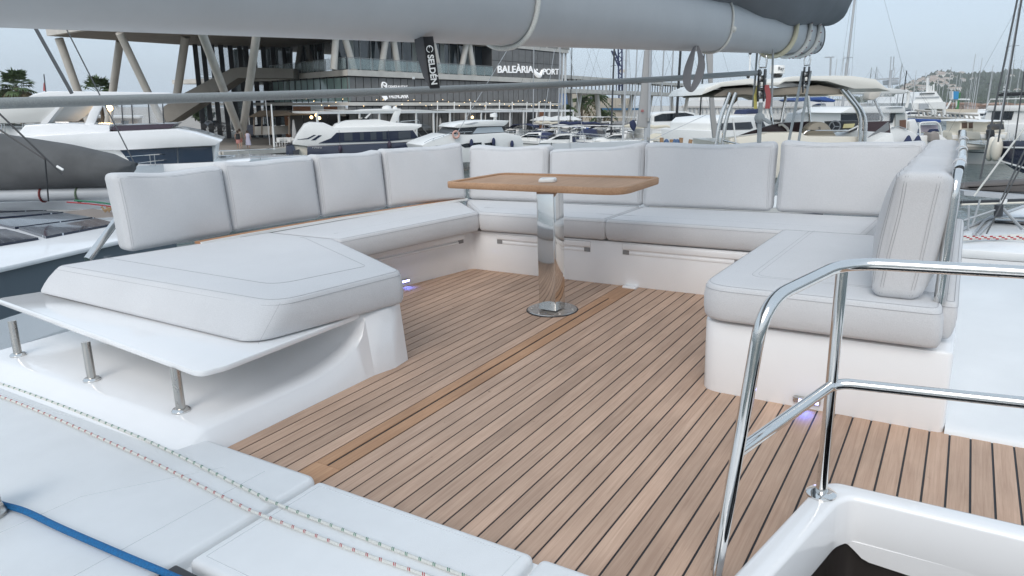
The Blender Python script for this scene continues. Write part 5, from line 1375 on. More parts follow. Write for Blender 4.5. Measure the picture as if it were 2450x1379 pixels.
tr('pillar', [(195, 317), (216, 317), (247, 250), (248, 234), (235, 234), (214, 268)], Y1, .22, gel, t, 3.1, .03)
tr('pillar_foot', [(216, 316), (225, 300), (250, 312), (250, 316)], Y1, .3, gel, t, .7)
tr('coaming', [(262, 312), (274, 301), (420, 296), (408, 307), (300, 313)], Y1, 3.0, mat('plum acrylic', (.06, .045, .06), .15), t, .6)
for px, b in ((294, 298), (318, 297), (358, 296), (392, 296)): tubepx('screen_post', [(px, b), (px-4, 232)], Y1, .022, dark, t, .7)
tr('clear_screen', [(270, 300), (395, 297), (386, 234), (262, 236)], Y1, .01, clear, t, .75)
tubepx('flag_staff', [(110, 222), (105, 178)], Y1, .02, dark, t, .8); tr('flag', [(103, 218), (104, 200), (107, 195), (109, 218)], Y1, .01, redm, t, .8)
# awning and aft platform of the yacht behind
Y2 = flat(36)
t2 = thing('motor_yacht', 'white yacht with cream awning at the far left', 'yacht', gpt(60, 36, WATER))
tr('awning', [(-80, 300), (-60, 262), (18, 256), (148, 252), (140, 262), (96, 294), (-10, 296)], Y2, 3.2, mat('awning cloth', (.66, .66, .64), .8), t2, 0, .03)
tr('side_arch', [(96, 295), (110, 300), (146, 254), (150, 250), (138, 253)], Y2, .3, gel, t2, -.1)
tr('transom', [(-80, 300), (140, 302), (200, 304), (200, 330), (-80, 330)], Y2, 3, gel, t2, .4)
fit_text('name_lettering', 'MILENIA', Y2, 30, 53, 305, 309, alu, t2, .35, .02)
tr('shade_panel', [(82, 303), (160, 302), (160, 318), (82, 320)], Y2, .1, alu, t2, .25)
for px in (5, 12, 56, 61): tubepx('awning_post', [(px, 322), (px-1, 296)], Y2, .03, steel, t2, .1)
for px in (148, 158): tubepx('ladder_side', [(px+2, 322), (px-2, 294), (px+10, 294)], Y2, .022, steel, t2, .1)
for k in range(3): tubepx('ladder_rung', [(147, 300+7*k), (158, 300+7*k)], Y2, .018, steel, t2, .1)
tubepx('side_rail', [(60, 300), (100, 293), (165, 293), (170, 320)], Y2, .02, steel, t2, .05)
# bow rail between the two
NRB = Plane(290, 27.5, 745, 40)
rl = thing('guard_rail', 'thin steel guard rail on a white foredeck beside the saloon windows', 'railing', NRB.pt(520, 400))
for a in (((300, 376), (360, 371), (510, 362), (658, 357)), ((300, 396), (380, 384), (520, 372), (640, 376)),): MB().tube([NRB.pt(*p) for p in a], .018, 6).build('rail', steel, rl)
for px, y0, y1 in ((358, 370, 397), (369, 369, 397), (415, 366, 395), (478, 364, 393), (570, 360, 382), (596, 361, 381), (620, 372, 382)): MB().tube([NRB.pt(px, y0), NRB.pt(px+3, y1)], .014, 6).build('stanchion', steel, rl)
o = tr('foredeck', [(300, 397), (420, 392), (520, 385), (640, 378), (700, 374), (760, 372), (760, 400), (300, 440)], NRB, 3.5, gel, None, .05, .03); tag(o, 'white foredeck below the thin guard rail', 'deck')

# ------------------------------------------------------------------ navy and white flybridge yacht
Y3 = Plane(684, 57, 1012, 60)
t = thing('flybridge_yacht', 'white flybridge yacht with navy hull and navy window band', 'yacht', Y3.at(0, WATER))
tr('hull', [(735, 351), (945, 342.5), (1012, 340), (1000, 398), (735, 404)], Y3, 4.2, navy, t, 0, .04)
tr('stern_quarter', [(684, 349), (702, 347), (713, 374), (710, 400), (684, 400)], Y3, 4.0, navy, t, .1, .04)
tr('transom', [(702, 347), (735.5, 350), (735.5, 402), (710, 400)], Y3, 3.6, cream, t, .35)
tr('superstructure', [(699, 346), (712, 322), (728, 299), (742, 294), (778, 296), (800, 306), (985, 300), (1010, 303), (992, 312), (1001, 332), (1012, 338), (945, 342), (735, 350.5)], Y3, 3.9, white, t, .12, .05)
tr('window_band', [(762, 343), (792, 331), (805, 318), (988, 312), (1001, 331), (930, 338)], Y3, .1, navy, t, .06)
for a, b in ((823, 843), (861, 870), (886, 900), (915, 924), (953, 982)): tr('window_pane', [(a, 319-(a-823)*.03), (b, 318-(a-823)*.03), (b+1, 336-(a-823)*.03), (a+1, 337-(a-823)*.03)], Y3, .06, mat('grey glass', (.06, .07, .085), .08), t, .02)
tr('stripe', [(711, 334), (735, 331), (751, 323), (756, 323.5), (738, 333), (712, 334.5)], Y3, .05, navy, t, .09); tr('stripe', [(744, 336), (762, 324), (770, 324), (754, 336)], Y3, .05, navy, t, .09)
tr('fly_coaming', [(798, 306), (806, 298), (832, 290), (872, 287), (906, 286), (946, 294), (1010, 298), (1008, 304)], Y3, 3.0, white, t, .45, .05)
tr('fly_screen', [(862, 287), (870, 282), (883, 283), (885, 288)], Y3, 2.4, glassd, t, .7)
tr('hard_top', [(842, 266), (872, 262), (955, 260), (962, 262), (952, 267), (860, 268.5)], Y3, 2.9, white, t, .5, .03)
for off in (.5, 3.1): tr('arch', [(962, 262), (951, 289), (946, 295), (933, 294), (943, 268), (950, 263)], Y3, .25, white, t, off, .03)
tr('front_support', [(872, 283), (888, 268), (892, 268), (877, 284)], Y3, .15, white, t, .6)
for px, py, r in ((926, 256, .35), (919, 258, .16), (945, 257.5, .18)): MB().lathe([(.01, -.18), (r, -.15), (r, .05), (.01, .12)], Y3.pt(px, py, 1.8), 14).build('radar_dome', white, t)
fit_text('registration', '7ª OTA-881-00', Y3, 747, 770, 352.5, 355.5, white, t, -.03, .01)
for px, py in ((814, 357), (932, 347)): MB().ball(Y3.pt(px, py, -.15), .16, 8, (1, 1, 2.0)).build('fender', mat('plum fender', (.05, .035, .06), .6), t); 
for px, py in ((814, 357), (932, 347)): MB().tube([Y3.pt(px, py-4, -.15), Y3.pt(px-3, 312, .1)], .012, 4).build('fender_line', dark, t)
tubepx('fly_rail', [(958, 291), (1002, 288), (1004, 297)], Y3, .02, steel, t, .5)
tr('engine_leg', [(701, 362), (716, 358), (716, 372), (703, 370)], Y3, .6, dark, t, -.1)
tubepx('mooring_line', [(700, 344), (632, 358)], Y3, .02, dark, t)

# ------------------------------------------------------------------ white hardtop cruiser
Y4 = Plane(1010, 52, 1262, 56)
t = thing('hardtop_cruiser', 'white hardtop cruiser with pale side windows and a life ring', 'yacht', Y4.at(0, WATER))
tr('hull', [(1010, 348), (1035, 336), (1075, 322), (1128, 323), (1210, 318), (1245, 326), (1252, 340), (1254, 385), (1030, 392)], Y4, 3.4, white, t, 0, .05)
tr('window_strip', [(1078, 321), (1090, 308), (1134, 304), (1202, 302), (1208, 316), (1205, 318.5), (1128, 322.5)], Y4, 2.6, mat('cabin frame', (.05, .055, .06), .3), t, .35)
tr('windscreen', [(1080, 320), (1092, 309), (1137, 306), (1127, 320)], Y4, .05, glassd, t, .30); tr('side_window', [(1131, 320), (1142, 306), (1200, 303.5), (1206, 316)], Y4, .05, mat('pale glass', (.35, .40, .44), .08), t, .30)
tr('hard_top', [(1085, 305), (1096, 297), (1140, 290.5), (1180, 288.5), (1219, 289), (1212, 298), (1205, 302), (1150, 303), (1096, 307)], Y4, 3.0, white, t, .2, .04)
tr('sun_roof', [(1112, 298), (1135, 293), (1145, 293), (1128, 298)], Y4, .04, alu, t, .17)
for poly in ([(1100, 347), (1118, 343), (1152, 341), (1153, 350), (1112, 354)], [(1159, 343), (1184, 340), (1186, 353), (1164, 353)]): tr('hull_window', poly, Y4, .05, glassd, t, -.02)
for px, py in ((1128, 343), (1181, 340), (1225, 346)): MB().ball(Y4.pt(px, py, -.15), .14, 8, (1, 1, 2.2)).build('fender', navycloth, t)
rg = Y4.pt(1091, 322.5, -.2); MB().tube([rg + Y4.u*.24*math.cos(a) + V((0, 0, .24*math.sin(a))) for a in [2*PI*k/18 for k in range(19)]], .07, 8).build('life_ring', mat('faded orange', (.62, .36, .30), .7), t)
tubepx('bow_rail', [(1015, 342), (1030, 334), (1080, 318), (1130, 315)], Y4, .018, steel, t, -.05)
for px, a, b in ((1035, 336, 332), (1060, 327, 323), (1085, 321, 317), (1110, 322, 316)): tubepx('stanchion', [(px, a), (px+3, b)], Y4, .015, steel, t, -.05)
tubepx('radar_mast', [(1182, 290), (1183, 270)], Y4, .05, white, t, 1.2); MB().lathe([(.01, -.15), (.28, -.12), (.28, .1), (.01, .16)], Y4.pt(1181, 276, 1.2), 14).build('radar_dome', white, t)
fit_text('name_lettering', 'VELASCO', Y4, 1042, 1060, 348, 351, alu, t, -.03, .01)

# ------------------------------------------------------------------ marina crowd in the middle
crowd = [
 (955, 66, 75, 9.0, 'white sports boat with grey canvas between the two yachts', 'canvas', greycloth), (1285, 60, 65, 8.5, 'white boat with drooping navy canvas right of the cruiser', 'cover', navycloth),
 (1320, 66, 78, 9.0, 'open boat with long navy canopy under the parasols', 'canvas', navycloth), (1345, 58, 100, 8.0, 'white boat with pale green door panel', 'hard', navycloth),
 (1400, 78, 80, 11.0, 'white sport fisher with tower in front of the warehouse', 'hard', bluecloth), (1425, 58, 70, 9.5, 'white cruiser with black canvas top', 'canvas', navycloth),
 (1385, 70, 95, 8.0, 'white boat with blue rolled canvas below the fisher', 'cover', bluecloth), (1470, 64, 85, 9.0, 'white cruiser behind the leaning dark mast', 'canvas', dark),
 (1490, 54, 60, 8.0, 'white sports cruiser with dark screen left of the grey mast', 'hard', navycloth), (1505, 82, 95, 10.0, 'white cruiser moored stern-to by the blue band', 'hard', navycloth),
 (1598, 58, 80, 9.0, 'white cruiser with round navy hood right of the grey mast', 'cover', navycloth), (1660, 52, 70, 8.0, 'white boat with rolled cream canvas near the wooden posts', 'cover', mat('cream canvas', (.62, .58, .48), .85)),
 (1690, 66, 60, 9.0, 'white speedboat left of the big flybridge', 'canvas', navycloth), (1570, 75, 95, 9.5, 'white cruiser behind the grey sail cover', 'hard', navycloth),
 (1745, 47, 85, 9.5, 'white cruiser with grey window band left of the beige flybridge', 'hard', greycloth), (1300, 78, 60, 8.0, 'small white boat below the terrace railing', 'cover', navycloth),
 (1450, 90, 80, 9.0, 'small white boat moored by the quay below the palms', 'hard', bluecloth), (1540, 92, 75, 9.0, 'small white boat far behind the mast', 'canvas', bluecloth), (1640, 88, 100, 10, 'white cruiser below the white warehouse', 'hard', navycloth), (1230, 72, 70, 8, 'small boat with navy canvas behind the cruiser roof', 'canvas', navycloth)]
creamc = mat('cream canvas', (.62, .58, .48), .85)
for i, (px, D, hd, L, lab, top, cv) in enumerate(crowd): motorboat(px, (min(88, D*1.25) if px < 1375 else D*1.35), hd, L*1.05, lab, white if i % 4 else cream, top, cv)
sails = [
 (1485, 57, 95, 11, 15, 'sailing yacht with slim dark leaning mast', white, navycloth, dark, .10), (1517, 50, 70, 11, 15, 'sailing yacht with white mast left of the grey sail cover', white, navycloth, mastm, .10),
 (1601, 62, 80, 11, 15, 'sailing yacht with thin silver mast right of the grey mast', white, navycloth, mastm, .085), (1622, 66, 75, 11, 14, 'sailing yacht with silver mast and crossed spreaders', white, navycloth, mastm, .08),
 (1645, 54, 80, 12, 16, 'sailing yacht with thick black carbon mast', white, dark, black, .13), (1533, 75, 85, 10, 14, 'sailing yacht with pale mast behind the sail cover', white, bluecloth, mastm, .08),
 (1290, 82, 85, 9, 9, 'small sailing yacht with leaning pale mast before the mesh facade', white, bluecloth, mastm, .07), (1357, 64, 85, 11, 14, 'sailing yacht whose white mast stands at the building end', white, navycloth, mastm, .085),
 (1703, 46, 80, 11, 14, 'sailing yacht with two dark stays left of the beige flybridge', white, navycloth, black, .06), (1383, 60, 80, 10, 13, 'sailing yacht with thin black mast by the building end', white, navycloth, black, .05)]
for i, (px, D, hd, L, h, lab, hm, cv, mm, r) in enumerate(sails): sailboat(px, (min(88, D*1.2) if px < 1375 else D*1.3), hd, L, h*1.25, lab, hm, [greycloth, creamc, navycloth, white, dark][i % 5], mm, r)
# black hulled motor yacht with dark windows behind the masts
Y5 = Plane(1560, 70, 1700, 72)
t = thing('motor_yacht', 'white motor yacht with one large dark side window behind the masts', 'yacht', Y5.at(0, WATER))
tr('hull', [(1560, 292), (1690, 290), (1700, 330), (1560, 335)], Y5, 3.6, white, t, 0, .04)
tr('house', [(1562, 276), (1580, 270), (1640, 267), (1662, 271), (1668, 290), (1560, 293)], Y5, 3.2, white, t, .1, .05); tr('window', [(1566, 279), (1585, 272.5), (1640, 270), (1660, 275), (1665, 288), (1566, 291)], Y5, .06, glassd, t, .05)
# mast with the tall grey sail cover (nearer)
T = boatT(1556, 27, 88); t = thing('sailing_yacht', 'near sailing yacht with light grey mast and tapered grey sail cover', 'sailing boat', T.translation)
NP = flat(27)
hull_parts(t, T, 12, 3.8, 1.5, 1.2, white, stripe=navy); tubepx('mast', [(1557, 60), (1548, 420)], NP, .075, alu, t, 0, 12)
tr('sail_cover', [(1543, 120), (1553, 118), (1549, 306), (1524, 304), (1527, 285), (1534, 220)], NP, .18, mat('stone canvas', (.36, .355, .35), .85, noise=.05, nscale=1), t, -.1, .03)
tubepx('cover_foot', [(1547, 306), (1546, 345)], NP, .09, alu, t)
for pts in (((1537, 262), (1537, 267)), ((1534, 263), (1535, 267.5), (1539, 267.5), (1540, 263))): tubepx('red_emblem', pts, NP, .012, redm, t, -.16)
for py in (287, 333): tubepx('winch', [(1552, py-4), (1551, py+4)], NP, .05, brushed, t, -.1)
tr('dark_cover', [(1508, 292), (1518, 286), (1524, 300), (1518, 316), (1510, 305)], NP, .3, navycloth, t, .3, .05)
for a, b in (((1690, 275), (1515, 355)), ((1360, 100), (1400, 350)), ((1327, 118), (1290, 350)), ((1215, 118), (1090, 325)), ((1505, 120), (1515, 330))):
    o = tubepx('rig_wire', [a, b], flat(30), .012, alu, None); tag(o, {1690: 'slanting mooring line right of the grey mast', 1360: 'thin wire crossing the end of the facade', 1327: 'thin pale wire crossing the lettered screen', 1215: 'thin pale wire rising from the white cruiser', 1505: 'thin vertical wire beside the silver mast'}[a[0]], 'wire')
o = tr('furled_sail', [(1690, 118), (1707, 118), (1706, 200), (1713, 280), (1724, 352), (1709, 352), (1701, 280), (1697, 200)], flat(24), .16, mat('stone canvas', (.36, .355, .35), .85), None, 0, .03); tag(o, 'long stone grey furled sail hanging right of the webbing loop', 'sail')
# wooden posts with blue fenders
for i, px in enumerate((1583, 1606, 1628, 1650)):
    pl_ = flat(31); o = tubepx('mooring_post', [(px, 350), (px + i, 330 + (i % 2)*4)], pl_, .085, mat('post timber', (.36, .22, .12), .8, noise=.2, nscale=4), None); tag(o, 'short wooden post behind the back cushions, ' + ['leftmost', 'second', 'third', 'rightmost'][i] + ' of four', 'post')
for i, px in enumerate((1594, 1613, 1620)): o = MB().ball(flat(31).pt(px, 346), .13, 8, (1, 1, 1.8)).build('fender', mat('blue fender', (.05, .10, .20), .5), None); tag(o, 'round blue fender between the wooden posts, ' + ['left', 'middle', 'right'][i], 'fender')
# grey stern panel just behind the aft cushions
SPn = Plane(1285, 9.2, 1550, 8.6)
o = tr('stern_panel', [(1286, 346), (1546, 337), (1560, 850), (1310, 840)], SPn, .06, mat('pale grey panel', (.47, .50, .52), .5, noise=.03, nscale=3), None); tag(o, 'flat pale grey panel standing behind the aft cushions', 'panel')
for px in (1318, 1362): tr('seam', [(px, 342), (px+1.4, 342), (px+1.4, 700), (px, 700)], SPn, .01, dark if px == 1318 else alu, o, -.012)

# ------------------------------------------------------------------ beige flybridge yacht close behind on the right
Y6 = flat(15.5)
t = thing('flybridge_yacht', 'cream flybridge yacht with white hardtop close behind the aft bench', 'yacht', V((*Y6.pt(1900, 300).xy, WATER)))
ivory = mat('ivory gelcoat', (.74, .72, .66), .25, coat=.3)
tr('hard_top', [(1677.5, 228), (1690, 211), (1727, 197), (1797, 188), (1806, 190), (1814, 197), (1866, 197), (1876, 187), (1897, 183), (2000, 181), (2041, 182), (2095, 190), (2131, 219), (2102, 212), (2044, 213), (1980, 195), (1950, 193), (1878, 196), (1862, 205), (1812, 207), (1797, 202), (1727, 208)], Y6, 3.3, ivory, t, 0, .012)
tr('top_lining', [(1708, 229), (1738, 213), (1800, 209), (1865, 212), (1960, 204), (2030, 217), (2030, 226), (1900, 226), (1830, 230), (1780, 226), (1712, 232)], Y6, 2.9, mat('tan lining', (.30, .26, .21), .8), t, .15, .01)
tr('rear_beam', [(1700, 227), (2035, 222), (2035, 230), (1850, 233), (1700, 234)], Y6, .12, cream, t, 3.05)
for pts in (((1746, 222), (1722, 288), (1712, 360)), ((1760, 222), (1736, 288), (1728, 360)), ((2013, 214), (2060, 272), (2056, 352)), ((2026, 216), (2072, 278), (2068, 352))): tubepx('top_support', pts, Y6, .042, steel, t, .1, 12, .25)
for pts, o_ in ((((1881, 226), (1865, 316)), 2.6), (((1934, 228), (1938, 300)), 2.6), (((2091, 236), (2111, 280), (2106, 312)), 2.4), (((1840, 232), (1848, 300)), 2.6)): tubepx('frame_tube', pts, Y6, .035, steel, t, o_, 10)
tr('side_coaming', [(1742, 352), (1748, 331), (1830, 321), (1838, 318), (1920, 317), (1926, 326), (2065, 328), (2070, 420), (1742, 430)], Y6, .5, cream, t, .2, .03)
tr('fly_floor', [(1742, 346), (2140, 346), (2140, 440), (1742, 440)], Y6, 3.2, cream, t, .75)
tr('plum_screen', [(1752, 330), (1800, 313), (1842, 300), (1870, 294), (1936, 291), (1937, 318), (1838, 318), (1800, 324)], Y6, .03, mat('plum screen', (.055, .035, .04), .2), t, 1.6)
tr('plum_screen', [(2060, 292), (2128, 290), (2131, 320), (2062, 322)], Y6, .03, MATS['plum screen'], t, 2.2)
seat = [(1932, 322), (1934, 308)] + [(1961 + 28*math.cos(a), 316 + 24*math.sin(a)) for a in [PI + .35 + (PI-.7)*k/12 for k in range(13)]] + [(1990, 310), (2004, 328), (1932, 328)]
tr('helm_seat', seat, Y6, .35, mat('tan upholstery', (.50, .45, .37), .7), t, 1.0, .03)
fit_text('seat_logo', 'S', Y6, 1958, 1963, 304, 311, dark, t, .98, .005)
wc = Y6.pt(1997, 303, 1.8); MB().tube([wc + Y6.u*.13*math.cos(a) + V((0, 0, .13*math.sin(a))) for a in [2*PI*k/20 for k in range(21)]], .016, 8).build('steering_wheel', alu, t)
for a in (0, 2.1, 4.2): MB().tube([wc, wc + Y6.u*.13*math.cos(a) + V((0, 0, .13*math.sin(a)))], .012, 5).build('wheel_spoke', alu, t)
tr('dashboard', [(1985, 291), (2058, 289), (2050, 312), (2012, 316), (1988, 312)], Y6, .3, dark, t, 2.0); tr('instrument', [(2020, 297), (2046, 296), (2042, 306), (2017, 307)], Y6, .02, mat('screen glow', (.2, .2, .12), .2, emit=(.7, .65, .35), estr=.35), t, 1.97)
tubepx('seat_rail', [(1920, 330), (1924, 318), (1934, 313), (2030, 313), (2056, 300)], Y6, .02, steel, t, .9, 8, .05); tubepx('seat_rail', [(1863, 300), (1872, 298), (1884, 308), (1888, 320)], Y6, .03, white, t, 1.5, 8)
tr('clear_screen', [(1846, 236), (1934, 231), (1937, 291), (1872, 294), (1850, 298)], Y6, .01, clear, t, 2.65); tr('clear_screen', [(2058, 228), (2129, 222), (2130, 290), (2060, 292)], Y6, .01, clear, t, 2.3)
tr('rolled_curtain', [(2080, 226), (2090, 212), (2112, 214), (2104, 232), (2090, 240), (2078, 238)], Y6, .3, mat('curtain cloth', (.55, .52, .47), .85), t, 2.0, .02)
tr('rolled_curtain', [(1765, 228), (1770, 222), (1850, 226), (1848, 238), (1830, 236), (1800, 240), (1780, 232)], Y6, .3, MATS['curtain cloth'], t, 2.4, .02); tr('hanging_bag', [(1740, 228), (1765, 224), (1766, 240), (1754, 252), (1746, 250)], Y6, .2, mat('tan bag', (.34, .28, .21), .85), t, 2.2, .02)
MB().lathe([(.01, -.12), (.16, -.10), (.165, .02), (.15, .07), (.01, .085)], Y6.pt(1860, 165, 1.2), 20).build('radar_dome', white, t); MB().lathe([(.01, -.19), (.10, -.19), (.13, -.12), (.01, -.12)], Y6.pt(1860, 165, 1.2), 16).build('radar_base', black, t)
fit_text('radar_lettering', 'Ray', Y6, 1862, 1876, 160, 168, dark, t, 1.02, .004)
tubepx('antenna', [(1793, 190), (1795, 130)], Y6, .016, white, t, 1.2); MB().ball(Y6.pt(1795, 128, 1.2), .035, 6).build('antenna_tip', black, t); MB().ball(Y6.pt(1790, 184, 1.2), .04, 6).build('antenna_foot', black, t)
tr('bow_side', [(2068, 348), (2136, 318), (2142, 346), (2140, 440), (2068, 440)], Y6, 3.0, white, t, .3, .02); tr('toe_mesh', [(2070, 344), (2074, 332), (2126, 292), (2128, 310)], Y6, .03, mat('grey mesh', (.20, .21, .22), .7), t, .8)
tubepx('deck_antenna', [(1754, 285), (1762, 352)], Y6, .018, white, t, .1); tubepx('deck_rail', [(1730, 336), (1770, 346), (1790, 348)], Y6, .02, steel, t, -.1)
# white cruiser with window band behind the supports
Y7 = Plane(1705, 34, 1850, 36)
t = thing('motor_yacht', 'white yacht with long grey window band seen under the hardtop', 'yacht', Y7.at(0, WATER))
tr('house', [(1708, 296), (1722, 283), (1790, 277), (1830, 279), (1850, 290), (1850, 312), (1708, 314)], Y7, 3.0, white, t, 0, .05); tr('window_band', [(1706, 312), (1712, 296), (1797, 292), (1802, 307), (1795, 310)], Y7, .06, mat('slate glass', (.05, .055, .065), .1), t, -.04); tr('side_window', [(1808, 292), (1826, 291), (1832, 303), (1812, 308)], Y7, .06, mat('slate glass', (.05, .055, .065), .1), t, -.04)
tr('hull', [(1700, 313), (1900, 311), (1900, 400), (1700, 400)], Y7, 3.4, white, t, -.15, .04); tr('dark_cover', [(1783, 274), (1789, 263), (1818, 261), (1822, 272)], Y7, .8, navycloth, t, 1, .05)
# blue bimini boat behind, right
Y8 = flat(38); t = thing('motor_boat', 'white boat with blue bimini seen through the clear screen', 'boat', gpt(1985, 38, WATER))
tr('bimini', [(1895, 240), (1920, 234), (1975, 232), (2000, 240), (1998, 245), (1960, 240), (1905, 244)], Y8, 2, bluecloth, t, 0, .03)
for px in (1905, 1930, 1965, 1996): tubepx('bimini_post', [(px, 243), (px+2, 275)], Y8, .02, steel, t)
tr('hull', [(1935, 272), (2030, 268), (2030, 300), (1925, 300)], Y8, 3, white, t, 0, .04); tr('console', [(1962, 252), (1975, 248), (1980, 262), (1962, 265)], Y8, 1, white, t, .5)

# ------------------------------------------------------------------ trawler yacht and boats to its right
Y9 = Plane(2000, 30, 2190, 31)
t = thing('trawler_yacht', 'white trawler yacht with flybridge bimini right of the hardtop', 'yacht', Y9.at(0, WATER))
tr('fly_coaming', [(2010, 271), (2036, 257), (2165, 254), (2168, 269), (2160, 271)], Y9, 3, white, t, 0, .04); tr('bimini', [(2060, 216), (2133, 211), (2169, 216), (2166, 225), (2133, 224), (2060, 224)], Y9, 2.4, mat('white canvas', (.72, .72, .70), .8), t, .2, .03)
tubepx('arch', [(2168, 218), (2174, 221), (2173, 240), (2168, 258)], Y9, .07, white, t, .3, 8); tr('wheel_house', [(2012, 271), (2166, 269), (2172, 275), (2170, 312), (2012, 312)], Y9, 2.6, white, t, .2)
for poly in ([(2014, 274), (2055, 273), (2053, 289), (2013, 290)], [(2060, 273), (2105, 272), (2105, 288), (2060, 289)], [(2130, 272), (2142, 272), (2136, 294), (2130, 294)]): tr('window', poly, Y9, .05, glassd, t, .12)
tr('cockpit_back', [(2143, 272), (2166, 271), (2166, 310), (2143, 310)], Y9, .05, mat('cockpit grey', (.42, .44, .43), .6), t, .12); tr('door', [(2154, 288), (2168, 287), (2168, 308), (2154, 308)], Y9, .06, mat('cabin door wood', (.17, .09, .06), .5), t, .08)
tr('hull', [(2010, 312), (2130, 307), (2150, 306), (2176, 312), (2200, 326), (2196, 400), (2010, 400)], Y9, 3.4, white, t, 0, .05); tr('swim_door', [(2175, 290), (2190, 285), (2198, 305), (2194, 326), (2180, 322)], Y9, .3, white, t, .1, .03)
tubepx('side_rail', [(2132, 306), (2150, 303), (2172, 310)], Y9, .02, steel, t, -.05); tubepx('fly_rail', [(2120, 258), (2160, 256)], Y9, .02, steel, t, -.05)
for px in (2172, 2195): MB().lathe([(.18, 0), (.06, .25), (.01, .3)], Y9.pt(px, 341, -.3), 8).build('fender', navycloth, t)
tubepx('radar_post', [(2128, 212), (2132, 168)], Y9, .06, alu, t, 1); tr('radar_bar', [(2085, 189), (2150, 186), (2152, 190), (2088, 193)], Y9, .2, alu, t, 1); tr('life_raft', [(2130, 192), (2150, 191), (2152, 202), (2132, 204)], Y9, .5, alu, t, 1, .05)
for px in (2128, 2135): tubepx('antenna', [(px+2, 168), (px+4, 136)], Y9, .02, alu, t, 1)
Y10 = flat(36); t = thing('motor_boat', 'open white boat with blue rolled bimini and white arch', 'boat', gpt(2225, 36, WATER))
tr('hull', [(2176, 332), (2200, 326), (2250, 322), (2272, 338), (2266, 372), (2180, 372)], Y10, 2.6, white, t, 0, .05); tr('bimini', [(2199, 285), (2252, 286), (2252, 294), (2199, 293)], Y10, 1.6, bluecloth, t, .2, .04)
tubepx('arch', [(2202, 322), (2199, 294), (2240, 292), (2249, 300), (2254, 326)], Y10, .04, white, t, .1, 8, .2); tr('windscreen', [(2201, 300), (2243, 299), (2246, 316), (2202, 316)], Y10, .03, mat('mauve acrylic', (.45, .40, .45), .2), t, .6); tr('engine_cover', [(2226, 340), (2228, 320), (2238, 314), (2248, 320), (2250, 338)], Y10, .7, mat('taupe cover', (.30, .27, .25), .8), t, -.3, .05); tr('seat_back', [(2226, 318), (2232, 310), (2244, 309), (2248, 316), (2238, 313)], Y10, .3, navycloth, t, -.1)
def fisher(px0, px1, D, lab, cov=None, ytop=289, yb=337):
    pl_ = flat(D); w_ = px1-px0; X = lambda f: px0 + w_*f
    t = thing('fishing_boat', lab, 'boat', gpt((px0+px1)/2, D, WATER), 'small cabin fishing boats')
    tr('hull', [(X(0), yb-20), (X(.04), yb), (X(.9), yb), (X(1), yb-20), (X(.85), yb-17), (X(.2), yb-17)], pl_, 5, cream, t, 0, .06); tr('stern_wall', [(X(.02), yb-14), (X(.92), yb-14), (X(.9), yb-4), (X(.04), yb-4)], pl_, .1, white, t, -.06, .02)
    tr('cabin', [(X(.28), yb-15), (X(.30), ytop+2), (X(.86), ytop), (X(.9), yb-15)], pl_, 2.0, cream, t, 1.5, .04); tr('cabin_roof', [(X(.22), ytop+2), (X(.26), ytop-1), (X(.88), ytop-3), (X(.94), ytop)], pl_, 2.6, white, t, 1.2, .02)
    for a, b in ((.36, .54), (.60, .78)): tr('cabin_window', [(X(a), ytop+5), (X(b), ytop+4.5), (X(b), ytop+18), (X(a), ytop+18)], pl_, .05, mat('brown glass', (.12, .085, .07), .15), t, 1.45)
    tr('outboard_engine', [(X(.34), yb-23), (X(.40), yb-26), (X(.52), yb-25), (X(.54), yb-14), (X(.50), yb+2), (X(.38), yb+2), (X(.35), yb-12)], pl_, .5, black, t, -.7, .05)
    if cov: tr('stern_cover', [(X(.35), yb-33), (X(.40), yb-38), (X(.85), yb-39), (X(.88), yb-26), (X(.36), yb-24)], pl_, .4, dark, t, .3, .05)
    return t
fisher(2277, 2346, 60, 'cream cabin fishing boat with black outboard and two brown windows'); fisher(2345, 2412, 57, 'cream fishing boat with black stern cover', True, 291, 336)
Y11 = Plane(2345, 68, 2500, 64); t = thing('motor_yacht', 'white motor yacht with black bimini and dark saloon window at the right edge', 'yacht', Y11.at(0, WATER))
tr('upper_deck', [(2358, 262), (2364, 253), (2460, 252), (2560, 252), (2560, 268), (2364, 266)], Y11, 4, white, t, 0, .05); tr('saloon', [(2350, 300), (2362, 266), (2560, 267), (2560, 330), (2350, 330)], Y11, 3.6, white, t, .2); tr('saloon_window', [(2371, 288), (2374, 267.5), (2426, 267), (2420, 287)], Y11, .06, glassd, t, .15); tr('hull', [(2345, 298), (2560, 296), (2560, 345), (2350, 345)], Y11, 4, white, t, -.1, .05)
tr('bimini', [(2385, 227), (2400, 222), (2500, 219), (2500, 226), (2388, 231)], Y11, 3, black, t, .4, .03); tubepx('fly_rail', [(2362, 252), (2370, 238), (2460, 236), (2560, 236)], Y11, .05, white, t, .1, 8); 
for px in (2392, 2440, 2480): tubepx('bimini_post', [(px, 228), (px, 252)], Y11, .03, steel, t, .5)
tubepx('signal_mast', [(2406, 226), (2407, 202)], Y11, .07, white, t, 1.5); tubepx('signal_mast', [(2401, 209), (2412, 209)], Y11, .06, white, t, 1.5); tubepx('signal_mast', [(2400, 216), (2413, 216)], Y11, .06, white, t, 1.5)
